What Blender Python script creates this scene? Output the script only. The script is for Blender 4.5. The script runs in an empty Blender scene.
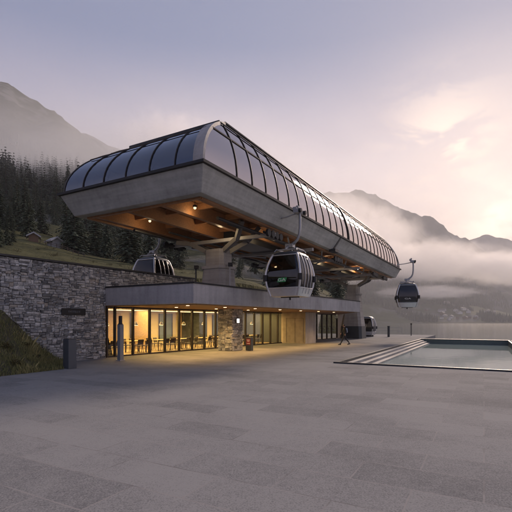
import bpy, bmesh, math, random
from mathutils import Vector, Matrix, noise
random.seed(7)
SC = bpy.context.scene
COL = SC.collection
PI = math.pi
def V(*a): return Vector(a)
def R(d): return math.radians(d)

# ------------------------------------------------------------------ helpers
def tag(o, label=None, cat=None, group=None, kind=None):
    if label: o['label'] = label
    if cat: o['category'] = cat
    if group: o['group'] = group
    if kind: o['kind'] = kind
    return o
def empty(name, loc, rz=0.0):
    o = bpy.data.objects.new(name, None); COL.objects.link(o)
    o.location = loc; o.rotation_euler = (0, 0, rz); o.empty_display_size = .3
    return o
class MB:
    """collects faces in world (or parent-local) coordinates; build() links ONE mesh object"""
    def __init__(s): s.v = []; s.f = []; s.t = []; s.sm = []
    def face(s, pts, tone=0.5, smooth=False):
        b = len(s.v); s.v += [Vector(p) for p in pts]; s.f.append(list(range(b, b+len(pts)))); s.t.append(tone); s.sm.append(smooth)
    def grid(s, rows, closed_u=False, closed_v=False, tone=.5, smooth=True, flip=False):
        b = len(s.v); nu = len(rows); nv = len(rows[0])
        for r in rows: s.v += [Vector(p) for p in r]
        for i in range(nu if closed_u else nu-1):
            for j in range(nv if closed_v else nv-1):
                i2 = (i+1) % nu; j2 = (j+1) % nv
                q = [b+i*nv+j, b+i*nv+j2, b+i2*nv+j2, b+i2*nv+j]
                s.f.append(q[::-1] if flip else q); s.t.append(tone); s.sm.append(smooth)
    def hexa(s, p, tone=.5):
        """p: 8 points, bottom 4 ccw then top 4 ccw"""
        b = len(s.v); s.v += [Vector(q) for q in p]
        for q in ((3,2,1,0),(4,5,6,7),(0,1,5,4),(1,2,6,5),(2,3,7,6),(3,0,4,7)):
            s.f.append([b+i for i in q]); s.t.append(tone); s.sm.append(False)
    def box(s, c, size, ax=None, tone=.5):
        c = Vector(c); X, Y, Z = ax or (V(1,0,0), V(0,1,0), V(0,0,1))
        a, b_, h = size[0]/2, size[1]/2, size[2]/2
        P = [c + X*i*a + Y*j*b_ + Z*k*h for k in (-1,1) for i, j in ((-1,-1),(1,-1),(1,1),(-1,1))]
        s.hexa(P, tone)
    def bar(s, p, q, w, h, up=V(0,0,1), tone=.5):
        """rectangular bar from p to q, h along up"""
        p = Vector(p); q = Vector(q); d = (q-p); L = d.length; d.normalize()
        x = d.cross(up)
        if x.length < 1e-4: x = d.cross(V(1,0,0))
        x.normalize(); u = x.cross(d).normalized()
        s.box((p+q)/2, (L, w, h), (d, x, u), tone)
    def prism(s, poly, z0, z1, tone=.5):
        b = len(s.v); n = len(poly)
        s.v += [V(p[0], p[1], z0) for p in poly] + [V(p[0], p[1], z1) for p in poly]
        s.f.append([b+i for i in range(n)][::-1]); s.f.append([b+n+i for i in range(n)]); s.t += [tone]*2; s.sm += [False]*2
        for i in range(n):
            j = (i+1) % n; s.f.append([b+i, b+j, b+n+j, b+n+i]); s.t.append(tone); s.sm.append(False)
    def tube(s, pts, r, seg=8, tone=.5, cap=True):
        pts = [Vector(p) for p in pts]; rings = []
        up = None
        for i, p in enumerate(pts):
            d = (pts[min(i+1, len(pts)-1)] - pts[max(i-1, 0)]).normalized()
            if up is None:
                up = V(0,0,1) if abs(d.z) < .9 else V(1,0,0)
            x = d.cross(up).normalized(); y = x.cross(d).normalized(); up = y
            rr = r[i] if isinstance(r, (list, tuple)) else r
            rings.append([p + x*math.cos(a)*rr + y*math.sin(a)*rr for a in [2*PI*k/seg for k in range(seg)]])
        s.grid(rings, closed_v=True, tone=tone)
        if cap: s.face(rings[0], tone); s.face(rings[-1][::-1], tone)
    def cyl(s, p, q, r, seg=16, tone=.5): s.tube([p, q], r, seg, tone)
    def build(s, name, mat, parent=None, loc=None):
        me = bpy.data.meshes.new(name)
        me.from_pydata([tuple(v) for v in s.v], [], s.f)
        bm = bmesh.new(); bm.from_mesh(me)
        bmesh.ops.recalc_face_normals(bm, faces=bm.faces) if len(bm.faces) < 60000 else None
        bm.to_mesh(me); bm.free()
        at = me.attributes.new('tone', 'FLOAT', 'FACE')
        at.data.foreach_set('value', s.t)
        me.polygons.foreach_set('use_smooth', s.sm)
        me.materials.append(mat)
        o = bpy.data.objects.new(name, me); COL.objects.link(o)
        if parent is not None: o.parent = parent
        if loc is not None: o.location = loc
        return o
def weld(o, d=1e-4):
    bm = bmesh.new(); bm.from_mesh(o.data); bmesh.ops.remove_doubles(bm, verts=bm.verts, dist=d)
    bmesh.ops.recalc_face_normals(bm, faces=bm.faces); bm.to_mesh(o.data); bm.free(); return o
def bevel(o, w=.02, seg=2):
    m = o.modifiers.new('bevel', 'BEVEL'); m.width = w; m.segments = seg; m.limit_method = 'ANGLE'; m.angle_limit = R(40); return o
def copy_tree(o, parent=None):
    c = o.copy(); COL.objects.link(c); c.parent = parent
    for ch in list(o.children): copy_tree(ch, c)
    return c
def lerp(a, b, t): return a + (b-a)*t
def interp(xs, ys, x):
    if x <= xs[0]: return ys[0]
    for i in range(len(xs)-1):
        if x <= xs[i+1]:
            return lerp(ys[i], ys[i+1], (x-xs[i])/(xs[i+1]-xs[i]))
    return ys[-1]

# ------------------------------------------------------------------ materials
def newmat(name):
    m = bpy.data.materials.new(name); m.use_nodes = True
    nt = m.node_tree; nt.nodes.clear()
    out = nt.nodes.new('ShaderNodeOutputMaterial')
    return m, nt, out
def nd(nt, typ, **kw):
    n = nt.nodes.new(typ)
    for k, v in kw.items():
        if k.startswith('i_'):
            key = k[2:]
            key = int(key) if key.isdigit() else key.replace('_', ' ')
            n.inputs[key].default_value = v
        else: setattr(n, k, v)
    return n
def lk(nt, a, b): nt.links.new(a, b)
def coords(nt, scale=(1,1,1), rot=(0,0,0), kind='Object'):
    tc = nd(nt, 'ShaderNodeTexCoord'); mp = nd(nt, 'ShaderNodeMapping')
    mp.inputs['Scale'].default_value = scale; mp.inputs['Rotation'].default_value = rot
    lk(nt, tc.outputs[kind], mp.inputs[0]); return mp.outputs[0]
def noise_n(nt, vec, scale, detail=4, rough=.55, dist=0):
    n = nd(nt, 'ShaderNodeTexNoise'); n.inputs['Scale'].default_value = scale; n.inputs['Detail'].default_value = detail
    n.inputs['Roughness'].default_value = rough; n.inputs['Distortion'].default_value = dist
    if vec is not None: lk(nt, vec, n.inputs['Vector'])
    return n.outputs['Fac']
def ramp(nt, fac, stops):
    r = nd(nt, 'ShaderNodeValToRGB'); e = r.color_ramp.elements
    while len(e) < len(stops): e.new(0.5)
    for el, (p, c) in zip(e, stops):
        el.position = p; el.color = (c[0], c[1], c[2], 1) if hasattr(c, '__len__') else (c, c, c, 1)
    lk(nt, fac, r.inputs[0]); return r.outputs[0]
def mth(nt, op, a, b=None, c=None, clamp=False):
    n = nd(nt, 'ShaderNodeMath', operation=op); n.use_clamp = clamp
    for i, x in enumerate((a, b, c)):
        if x is None: continue
        if isinstance(x, (int, float)): n.inputs[i].default_value = x
        else: lk(nt, x, n.inputs[i])
    return n.outputs[0]
def mixc(nt, fac, a, b, bt='MIX'):
    n = nd(nt, 'ShaderNodeMix', data_type='RGBA', blend_type=bt)
    for i, x in ((0, fac), (6, a), (7, b)):
        if isinstance(x, (int, float)): n.inputs[i].default_value = x
        elif isinstance(x, tuple): n.inputs[i].default_value = (*x[:3], 1)
        else: lk(nt, x, n.inputs[i])
    return n.outputs[2]
def bump(nt, h, strength=.3, dist=.02):
    b = nd(nt, 'ShaderNodeBump'); b.inputs['Strength'].default_value = strength; b.inputs['Distance'].default_value = dist
    lk(nt, h, b.inputs['Height']); return b.outputs[0]
def pbr(nt, out, color, rough=.6, metal=0, normal=None, spec=.5, **kw):
    p = nd(nt, 'ShaderNodeBsdfPrincipled')
    if isinstance(color, tuple): p.inputs['Base Color'].default_value = (*color[:3], 1)
    else: lk(nt, color, p.inputs['Base Color'])
    if isinstance(rough, (int, float)): p.inputs['Roughness'].default_value = rough
    else: lk(nt, rough, p.inputs['Roughness'])
    p.inputs['Metallic'].default_value = metal; p.inputs['Specular IOR Level'].default_value = spec
    if normal is not None: lk(nt, normal, p.inputs['Normal'])
    for k, v in kw.items(): p.inputs[k.replace('_', ' ')].default_value = v
    lk(nt, p.outputs[0], out.inputs['Surface']); return p
def simple(name, c, rough=.5, metal=0, var=.25, scale=6, bmp=.15):
    m, nt, out = newmat(name); co = coords(nt)
    n = noise_n(nt, co, scale, 6)
    col = mixc(nt, n, tuple(x*(1-var) for x in c), tuple(min(1, x*(1+var)) for x in c))
    n2 = noise_n(nt, co, scale*9, 3)
    r = mth(nt, 'MULTIPLY_ADD', n2, .25, rough-.12, clamp=True)
    pbr(nt, out, col, r, metal, bump(nt, n2, bmp, .004)); return m
M = {}
M['steel'] = simple('steel', (.33,.34,.36), .4, .7)
M['galv'] = simple('galvanised', (.36,.36,.37), .55, .25)
M['armpaint'] = simple('arm_paint', (.16,.155,.15), .6, 0)
M['darksteel'] = simple('dark_steel', (.035,.037,.042), .45, .3)
M['black'] = simple('black_rubber', (.012,.012,.014), .6)
M['silver'] = simple('silver_paint', (.62,.63,.65), .3, .55, .08)
M['white'] = simple('white_paint', (.75,.75,.74), .4, 0, .08)
M['bronze'] = simple('bronze_frame', (.045,.036,.030), .4, .5)
M['cream'] = simple('cream_plaster', (.62,.52,.33), .7, 0, .08)
M['blockstone'] = simple('warm_cast_stone', (.40,.33,.26), .85, 0, .38, 2.2, .8)
M['tan'] = simple('tan_panel', (.50,.41,.32), .6, 0, .12, 3)
M['bluegrey'] = simple('painted_dusk_blue', (.14,.19,.25), .35, 0, .3, 2)  # bluish dusk light in the glass put into an even colour
M['floorin'] = simple('indoor_floor', (.34,.25,.16), .35, 0, .2, 2)
M['chairwood'] = simple('dark_chair', (.055,.035,.025), .45)
M['tabletop'] = simple('table_oak', (.42,.28,.16), .4, 0, .2, 3)
M['paint_grey'] = simple('grey_post_paint', (.22,.24,.27), .45, .2, .12)
M['paint_dark'] = simple('dark_post_paint', (.045,.055,.065), .45, .2, .15)
M['red'] = simple('dark_red_paint', (.22,.03,.035), .4)
M['green'] = simple('green_print', (.02,.30,.08), .4, 0, .05)
M['skin'] = simple('skin', (.45,.27,.2), .5, 0, .05)
M['cloth_dark'] = simple('dark_cloth', (.018,.020,.026), .85)
M['cloth_blue'] = simple('pale_blue_cloth', (.30,.36,.42), .85)
M['hair'] = simple('dark_hair', (.02,.014,.01), .6)
M['house_white'] = simple('house_render', (.62,.60,.57), .8, 0, .1, .5)
M['house_wood'] = simple('house_timber', (.16,.10,.065), .8, 0, .2, .5)
M['house_roof'] = simple('house_roof', (.10,.095,.10), .7, 0, .2, .5)
M['bark'] = simple('bark', (.085,.062,.045), .9, 0, .3, 3, .6)
M['soil'] = simple('soil', (.075,.07,.045), .95, 0, .4, 3, .5)

def concrete(name, c, rough=.72, board=True):
    m, nt, out = newmat(name); co = coords(nt)
    big = noise_n(nt, co, .45, 5, .6, .4); fine = noise_n(nt, co, 14, 6, .65)
    # board-form lines: horizontal bands
    cz = coords(nt, (.35,.35,6)); b = noise_n(nt, cz, 1.2, 3, .5)
    streak = noise_n(nt, coords(nt, (2.2,2.2,.25)), 1.5, 5, .6)
    f = mth(nt, 'ADD', mth(nt, 'MULTIPLY', big, .45), mth(nt, 'MULTIPLY', fine, .2))
    f = mth(nt, 'ADD', f, mth(nt, 'MULTIPLY', b, .38 if board else .05))
    f = mth(nt, 'ADD', f, mth(nt, 'MULTIPLY', streak, .32))
    lo = tuple(x*.55 for x in c); hi = tuple(min(1,x*1.4) for x in c)
    col = ramp(nt, f, [(.38 if board else .33, lo), (.80 if board else .72, hi)])
    sp = ramp(nt, noise_n(nt, co, 30, 2), [(.62, 1), (.72, .8)])
    col = mixc(nt, 1, col, sp, 'MULTIPLY')
    h = mth(nt, 'ADD', fine, mth(nt, 'MULTIPLY', b, 1.0))
    pbr(nt, out, col, rough, 0, bump(nt, h, .4, .015), .35); return m
M['concrete'] = concrete('board_formed_concrete', (.33,.33,.315))
M['concrete_light'] = concrete('pale_concrete', (.40,.385,.38), board=False)
M['concrete_col'] = concrete('column_concrete', (.28,.27,.26))

def wood(name, c, sc=1.0, rz=0):
    m, nt, out = newmat(name)
    co = coords(nt, (.25*sc, 7*sc, 7*sc), (0, 0, rz)); g = noise_n(nt, co, 2.2, 7, .65, .6)
    big = noise_n(nt, coords(nt), .5, 3)
    f = mth(nt, 'ADD', mth(nt, 'MULTIPLY', g, .65), mth(nt, 'MULTIPLY', big, .35))
    col = ramp(nt, f, [(.3, tuple(x*.5 for x in c)), (.7, tuple(x*1.35 for x in c))])
    pbr(nt, out, col, .5, 0, bump(nt, g, .25, .01), .4); return m
YAW = math.atan2(.8682, .4962)
M['glulam'] = wood('glulam_wood', (.36,.175,.078), 1, -YAW)
M['soffit'] = wood('soffit_boards', (.24,.115,.05), 1, -YAW+PI/2)
M['panelwood'] = wood('panel_wood', (.40,.27,.15), 1)

def stone_mat():
    m, nt, out = newmat('rubble_stone')
    at = nd(nt, 'ShaderNodeAttribute', attribute_name='tone')
    co = coords(nt)
    f = noise_n(nt, co, 5, 8, .68, .5); f2 = noise_n(nt, co, 28, 5, .6); f3 = noise_n(nt, co, 1.1, 3)
    col = ramp(nt, at.outputs['Fac'], [(0, (.17,.175,.18)), (.3, (.33,.335,.34)), (.6, (.49,.49,.485)), (.88, (.68,.68,.67)), (1, (.47,.43,.38))])
    col = mixc(nt, 1, col, ramp(nt, f, [(.3, .5), (.7, 1.35)]), 'MULTIPLY')
    col = mixc(nt, 1, col, ramp(nt, f2, [(.35, .75), (.65, 1.15)]), 'MULTIPLY')
    col = mixc(nt, ramp(nt, f3, [(.55, 0), (.75, .35)]), col, (.13,.12,.10))
    h = mth(nt, 'ADD', mth(nt, 'MULTIPLY', f, 2.0), mth(nt, 'MULTIPLY', f2, .5))
    pbr(nt, out, col, .8, 0, bump(nt, h, .8, .03), .3); return m
M['stone'] = stone_mat()

PYAW = math.atan2(.8779, .4788)     # direction the paving runs in
def paving():
    m, nt, out = newmat('stone_paving')
    co = coords(nt, (1,1,1), (0, 0, PI/2-PYAW)); raw = coords(nt)
    br = nd(nt, 'ShaderNodeTexBrick'); lk(nt, co, br.inputs['Vector'])
    br.offset = .5; br.inputs['Scale'].default_value = 1.0
    br.inputs['Brick Width'].default_value = 1.5; br.inputs['Row Height'].default_value = .75
    br.inputs['Mortar Size'].default_value = .012; br.inputs['Mortar Smooth'].default_value = .3
    br.inputs['Color1'].default_value = (.0,.0,.0,1); br.inputs['Color2'].default_value = (1,1,1,1)
    br.inputs['Mortar'].default_value = (.5,.5,.5,1); br.inputs['Bias'].default_value = 0
    tone = mth(nt, 'MULTIPLY', br.outputs['Color'], 1.0)
    # a coarser field of laid areas
    br2 = nd(nt, 'ShaderNodeTexBrick'); lk(nt, co, br2.inputs['Vector'])
    br2.offset = .37; br2.inputs['Scale'].default_value = 1.0
    br2.inputs['Brick Width'].default_value = 3.92; br2.inputs['Row Height'].default_value = 1.96
    br2.inputs['Mortar Size'].default_value = 0
    br2.inputs['Color1'].default_value = (0,0,0,1); br2.inputs['Color2'].default_value = (1,1,1,1)
    n1 = noise_n(nt, raw, .35, 4, .6, .5); n2 = noise_n(nt, raw, 4, 5, .65); n3 = noise_n(nt, raw, 46, 4, .75)
    n4 = noise_n(nt, raw, 14, 4, .7)
    f = mth(nt, 'ADD', mth(nt, 'MULTIPLY', tone, .11), mth(nt, 'MULTIPLY', br2.outputs['Color'], .03))
    f = mth(nt, 'ADD', f, mth(nt, 'MULTIPLY', n1, .35))
    f = mth(nt, 'ADD', f, mth(nt, 'MULTIPLY', n2, .15))
    f = mth(nt, 'ADD', f, mth(nt, 'MULTIPLY', n4, .30))
    f = mth(nt, 'ADD', f, mth(nt, 'MULTIPLY', n3, .95))
    col = ramp(nt, f, [(.55, (.105,.107,.110)), (.85, (.168,.169,.172)), (1.15, (.29,.288,.284))])
    r = [x for x in nt.nodes if x.type == 'VALTORGB'][-1]
    for el, p in zip(r.color_ramp.elements, (.62,.82,1.02)): el.position = p
    # pale lime streaks along some joints
    wn = noise_n(nt, raw, .8, 3)
    jm = mth(nt, 'MULTIPLY', br.outputs['Fac'], ramp(nt, wn, [(.42, .45), (.62, .9)]))
    col = mixc(nt, jm, col, (.30,.285,.275))
    jd = mth(nt, 'MULTIPLY', br.outputs['Fac'], ramp(nt, wn, [(.35, .45), (.5, 0)]))
    col = mixc(nt, jd, col, (.06,.056,.06))
    h = mth(nt, 'SUBTRACT', mth(nt, 'ADD', mth(nt, 'MULTIPLY', n3, .6), mth(nt, 'MULTIPLY', n4, .08)), mth(nt, 'MULTIPLY', br.outputs['Fac'], .6))
    rough = .9
    pbr(nt, out, col, rough, 0, bump(nt, h, .22, .004), .06); return m
M['paving'] = paving()

def glass(name, tint, refl, rough=.02, gc=(.96,.95,.97)):
    m, nt, out = newmat(name)
    geo = nd(nt, 'ShaderNodeNewGeometry'); dp_ = nd(nt, 'ShaderNodeVectorMath', operation='DOT_PRODUCT')
    lk(nt, geo.outputs['Normal'], dp_.inputs[0]); lk(nt, geo.outputs['Incoming'], dp_.inputs[1])
    ca = mth(nt, 'SUBTRACT', 1.0, mth(nt, 'ABSOLUTE', dp_.outputs['Value']), clamp=True)
    f = mth(nt, 'MULTIPLY_ADD', mth(nt, 'POWER', ca, 5.0), 1.0-refl, refl, clamp=True)
    tr = nd(nt, 'ShaderNodeBsdfTransparent'); tr.inputs[0].default_value = (*tint, 1)
    gl = nd(nt, 'ShaderNodeBsdfGlossy'); gl.inputs['Roughness'].default_value = rough; gl.inputs['Color'].default_value = (*gc,1)
    b = bump(nt, noise_n(nt, coords(nt), .7, 2), .12, .05); lk(nt, b, gl.inputs['Normal'])
    mx = nd(nt, 'ShaderNodeMixShader'); lk(nt, f, mx.inputs[0]); lk(nt, tr.outputs[0], mx.inputs[1]); lk(nt, gl.outputs[0], mx.inputs[2])
    lk(nt, mx.outputs[0], out.inputs['Surface']); return m
M['domeglass'] = glass('end_glass_dim_blue', (.10,.13,.18), .20, .05, (.74,.84,1.0))  # same roof glass; darker blue reflection at the ends put into the colour
M['sideglass'] = glass('side_glass_bright_pink', (.10,.10,.13), .42, .04, (1,.94,.96))  # same roof glass; brighter pink reflection along the sides put into colour and mirror strength
M['winglass'] = glass('window_glass', (.93,.93,.9), .07, .0)
M['cabglass'] = glass('cabin_glass', (.05,.05,.06), .07, .0)

def emit(name, c, s):
    m, nt, out = newmat(name); e = nd(nt, 'ShaderNodeEmission'); e.inputs[0].default_value = (*c, 1); e.inputs[1].default_value = s
    lk(nt, e.outputs[0], out.inputs['Surface']); return m
M['warmlamp'] = emit('warm_lamp', (1,.62,.28), 9)
M['striplamp'] = emit('strip_lamp', (1,.70,.32), 2.6)
M['whitelamp'] = emit('white_lamp', (1,.93,.8), 12)
M['dimlamp'] = emit('dim_lamp', (1,.72,.4), 1.3)

def water(name, c, scale, strength, rough=.03, stretch=(1,1,1)):
    m, nt, out = newmat(name); co = coords(nt, stretch)
    n = noise_n(nt, co, scale, 3, .6); n2 = noise_n(nt, co, scale*.13, 3, .6)
    h = mth(nt, 'ADD', n, mth(nt, 'MULTIPLY', n2, 2))
    pbr(nt, out, c, rough, 0, bump(nt, h, strength, .1), .5, IOR=1.333); return m
M['lake'] = water('lake_water', (.07,.09,.09), .35, .18, .09)
M['pool'] = water('pool_water', (.36,.45,.42), 1.5, .03, .03)

def leafmat(name, lo, hi, scale=.6):
    m, nt, out = newmat(name)
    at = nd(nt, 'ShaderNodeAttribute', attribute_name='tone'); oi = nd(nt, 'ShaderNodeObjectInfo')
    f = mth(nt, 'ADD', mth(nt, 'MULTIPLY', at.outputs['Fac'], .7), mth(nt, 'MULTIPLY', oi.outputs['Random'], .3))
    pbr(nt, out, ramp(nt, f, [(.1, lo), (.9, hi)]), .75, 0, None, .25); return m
M['needles'] = leafmat('conifer_needles', (.020,.034,.022), (.085,.105,.06))
M['grassblade'] = leafmat('grass_blades', (.07,.095,.03), (.32,.28,.12))
M['shrub'] = leafmat('shrub_leaves', (.03,.04,.015), (.12,.085,.03))

def ground_mat(name, grass_lo, grass_hi, forest, rock, fr_lo, fr_hi, s=1.0):
    m, nt, out = newmat(name); co = coords(nt)
    a = noise_n(nt, co, .02*s, 7, .6, .6); b = noise_n(nt, co, .25*s, 6, .65); c = noise_n(nt, co, .006*s, 5, .6, .5)
    g = mixc(nt, ramp(nt, mth(nt, 'ADD', mth(nt, 'MULTIPLY', a, .6), mth(nt, 'MULTIPLY', b, .4)), [(.36, 0), (.64, 1)]), grass_lo, grass_hi)
    fine = noise_n(nt, co, 1.6*s, 5, .7)
    g = mixc(nt, 1, g, ramp(nt, fine, [(.35, .55), (.65, 1.25)]), 'MULTIPLY')
    fo = mixc(nt, ramp(nt, b, [(.4, 0), (.6, 1)]), tuple(x*.55 for x in forest), tuple(x*1.5 for x in forest))
    geo = nd(nt, 'ShaderNodeNewGeometry'); sp = nd(nt, 'ShaderNodeSeparateXYZ'); lk(nt, geo.outputs['Position'], sp.inputs[0])
    hz = mth(nt, 'ADD', sp.outputs[2], mth(nt, 'MULTIPLY', mth(nt, 'SUBTRACT', a, .5), 180*min(1, (fr_hi-fr_lo)/60)))
    mf = nd(nt, 'ShaderNodeMapRange'); mf.inputs[1].default_value = fr_lo; mf.inputs[2].default_value = fr_hi; lk(nt, hz, mf.inputs[0])
    col = mixc(nt, mf.outputs[0], g, fo)
    rk = ramp(nt, mth(nt, 'MULTIPLY', c, mth(nt, 'ADD', a, .5)), [(.53, 0), (.62, .8)])
    col = mixc(nt, rk, col, rock)
    pbr(nt, out, col, .95, 0, bump(nt, mth(nt, 'ADD', b, mth(nt, 'MULTIPLY', a, 3)), .7, 2.0/s), .1); return m
M['meadow'] = ground_mat('meadow', (.05,.055,.022), (.125,.12,.05), (.03,.04,.024), (.16,.16,.155), 55, 110, 1.6)
M['mountain'] = ground_mat('mountain', (.05,.065,.026), (.12,.13,.06), (.026,.036,.024), (.13,.13,.13), 30, 110, .8)
M['ridge'] = ground_mat('ridge', (.05,.055,.03), (.09,.09,.06), (.04,.045,.04), (.14,.14,.14), 100, 400, .4)

# ------------------------------------------------------------------ camera
cam = bpy.data.cameras.new('camera'); co = bpy.data.objects.new('camera', cam); COL.objects.link(co)
co.location = (0, 0, 2.0); co.rotation_euler = (R(90), 0, 0)
F = 418.0
cam.sensor_width = 36; cam.lens = F/512*36; cam.shift_y = 65.5/512; cam.clip_start = .1; cam.clip_end = 30000
SC.camera = co
HY = 321.5
def px_h(px, y, depth): return V((px-256)/F*depth, depth, 2+(HY-y)/F*depth)   # survey helper used for the terrain heights

# ------------------------------------------------------------------ frames of reference
D = V(.4962,.8682,0); N = V(.8682,-.4962,0)          # station: along, across
def S(n, s, z=0): return N*n + D*s + V(0,0,z)
E = V(.559,.829,0); Mx = V(.829,-.559,0); W0 = V(-8.27,22.9,0)   # lower building
def L(t, m, z=0): return W0 + E*t + Mx*m + V(0,0,z)
Dp = V(.4788,.8779,0); Np = V(.8779,-.4788,0)       # plaza and pool
def Q(p, q, z=0): return Np*p + Dp*q + V(0,0,z)
UP = V(0,0,1)

# ------------------------------------------------------------------ plaza, pool, lake
P0, P1, Q0, Q1 = -6.3, 2.3, 19.4, 50.4
mb = MB()
def slab(m, p0, p1, q0, q1, z=0, zb=-6): m.prism([Q(p0,q0), Q(p1,q0), Q(p1,q1), Q(p0,q1)], zb, z)
slab(mb, -60, 40, -40, Q0)
slab(mb, -60, P0, Q0, 67)
slab(mb, P1, 12, Q0, Q1+.6)
tag(mb.build('plaza', M['paving']), kind='structure')
pool = empty('reflecting_pool', Q((P0+P1)/2, (Q0+Q1)/2))
inv = pool.location.copy()
class MBo(MB):
    """mesh collected in world coordinates and stored relative to an origin"""
    def __init__(s, origin): super().__init__(); s.o = Vector(origin)
    def build(s, name, mat, parent=None, loc=None):
        s.v = [v - s.o for v in s.v]
        ob = MB.build(s, name, mat, parent)
        if parent is None: ob.location = s.o
        return ob
g = .003
b = MBo(inv); b.prism([Q(P0+g,Q0+g), Q(P1-g,Q0+g), Q(P1-g,Q1), Q(P0+g,Q1)], -1.6, -1.3); b.build('basin_floor', M['paint_dark'], pool)
b = MBo(inv)
for i in range(3):
    b.prism([Q(P0+.13+.30*i,Q0+.13), Q(P0+.13+.30*(i+1),Q0+.13), Q(P0+.13+.30*(i+1),Q1-.2), Q(P0+.13+.30*i,Q1-.2)], -1.3, -.08-.14*i)
bevel(b.build('pool_steps', M['concrete_col'], pool), .015)
b = MBo(inv); b.prism([Q(P0+.13+.9,Q0+.12), Q(P1-.12,Q0+.12), Q(P1-.12,Q1-.2), Q(P0+1.03,Q1-.2)], -1.2, -.46); b.build('pool_water', M['pool'], pool)
b = MBo(inv)
b.box(Q((P0+P1)/2, Q1-.02, -.62), (P1-P0, .36, 1.28), (Np, Dp, UP)); b.build('far_wall', simple('pool_tile', (.08,.12,.12), .4), pool)
b = MBo(inv)
b.box(Q((P0+P1)/2, Q0+.06, -.6), (P1-P0+.1, .12, 1.33), (Np, Dp, UP))
b.box(Q(P0+.06, (Q0+Q1)/2, -.61), (.12, Q1-Q0-.4, 1.3), (Np, Dp, UP))
b.box(Q(P1-.06, (Q0+Q1)/2, -.61), (.12, Q1-Q0-.4, 1.3), (Np, Dp, UP))
b.box(Q((P0+P1)/2, Q1-.02, .045), (P1-P0+.1, .46, .05), (Np, Dp, UP))
b.build('coping', M['darksteel'], pool)
b = MBo(inv); b.box(Q(P1+.55, (Q0+Q1)/2, .03), (.9, Q1-Q0, .05), (Np, Dp, UP)); b.build('stone_border', M['concrete_light'], pool)
tag(pool, 'sunken rectangular pool with pale steps and black rim at the lake edge', 'pool')
mb = MB(); mb.face([V(-3300,-150,-3), V(4200,-150,-3), V(4200,3900,-3), V(-3300,3900,-3)])
tag(mb.build('lake', M['lake']), kind='structure')
mb = MB(); mb.face([V(-3300,-150,-14), V(4200,-150,-14), V(4200,3900,-14), V(-3300,3900,-14)])
tag(mb.build('lake_bed', M['soil']), kind='structure')

# ------------------------------------------------------------------ terrain
PXS = [-700,-300,-100,0,12,30,60,75,100,118,150,200,260,325,350,372,440]
CTRL = {
 45:  [262,256,254,252,252,254,258,262,266,268,272,278,288,303,318,370,400],
 110: [205,212,218,226,229,234,242,247,254,258,263,267,279,298,318,345,360],
 250: [160,175,188,200,202,205,210,213,218,222,228,236,252,280,310,332,340],
 500: [110,122,136,150,154,160,168,172,180,185,195,205,225,262,306,328,330],
 900: [85,78,78,87,89,100,108,122,140,152,170,190,215,255,304,326,328],
 1300:[120,115,105,105,108,118,128,140,158,170,186,205,230,268,306,325,326],
}
DEP = sorted(CTRL)
def hill_h(x, y):
    d = max(y, 8.0); px = 256 + F*x/d
    ys = [interp(PXS, CTRL[k], px) for k in DEP]
    hs = [2+(HY-yy)/F*k for yy, k in zip(ys, DEP)]
    if d < 45: h = lerp(3.4, hs[0], max(0, (d-18)/27))
    else: h = interp(DEP, hs, d)
    a = min(1, max(0, (d-60)/500))
    nz = noise.fractal(V(x*.012, y*.012, .3), 1.0, 2.1, 5)*9*min(1, max(0,(d-70)/120)) + noise.fractal(V(x*.004, y*.004, 2.3), .9, 2.1, 6)*52*a
    nz += noise.fractal(V(x*.11, y*.11, .7), 1.0, 2.0, 3)*.35
    fade = min(1, max(0, (350-px)/90))
    return h + nz*fade
us = [.55,2,4,6,7.6]; u = 7.6
while u < 1350: u *= 1.045; us.append(u)
ts = []; t = -900.0
while t < 900: ts.append(t); t += max(1.6, abs(t)*.035)
rows = []
for t in ts:
    row = []
    for u in us:
        p = L(t, -u)
        if p.y < 5: pz = 4.3 + max(0, u)*.25
        else: pz = hill_h(p.x, p.y)
        # flat cutting for the building behind the glass front
        if 0 < t < 34.5 and u < 7.7: pz = -1.0
        if t > 34.5: pz = min(pz, 2.5+.25*(u-2)) if u < 60 else pz
        if t > 34.5 and u < 12: pz = min(pz, -.5 if p.y < 60 else -6)
        if u < 1 and t <= 0: pz = min(pz, 4.35)
        row.append(V(p.x, p.y, pz))
    rows.append(row)
mb = MB(); mb.grid(rows); tag(mb.build('hillside', M['meadow']), kind='structure')

def sheet(name, mat, depths, pxs, ctrl, step, amp, freq, nd_, seed, px_fade=None):
    rows = []
    for i in range(nd_+1):
        d = lerp(depths[0], depths[-1], (i/nd_)); row = []
        px = pxs[0]
        while px <= pxs[-1]:
            ys = [interp(pxs, c, px) for c in ctrl]
            hs = [2+(HY-a_)/F*k for a_, k in zip(ys, depths)]
            h = interp(depths, hs, d)
            x = (px-256)/F*d
            w = min(1, max(0, (h+3)/160))
            h += noise.fractal(V(x*freq, d*freq, seed), .85, 2.1, 8)*amp*w + noise.ridged_multi_fractal(V(x*freq*.8, d*freq*.8, seed+4), .9, 2.1, 6, 1, 2)*amp*.6*w - amp*.5*w
            row.append(V(x, d, h)); px += step
        rows.append(row)
    m = MB(); m.grid(rows); return tag(m.build(name, mat), kind='structure')
px2 = [-60,100,200,260,326,345,376,406,422,444,457,470,485,512,620,760]
sheet('far_mountain', M['mountain'], [1380,1500,1900,2350,2700,3100], px2,
  [[325]*16,
   [321.6]*16,
   [300,300,296,292,290,291,293,298,300,303,305,307,309,312,312,300],
   [250,246,245,246,246,246,250,258,262,268,273,279,287,296,300,280],
   [225,220,212,202,193,193,198,213,219,226,233,242,255,275,290,260],
   [235,230,230,230,230,232,236,248,252,258,264,270,280,290,300,280]], 2.2, 78, .0026, 110, 3.1)
px3 = [330,420,445,456,470,485,500,512,560,640,760]
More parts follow.
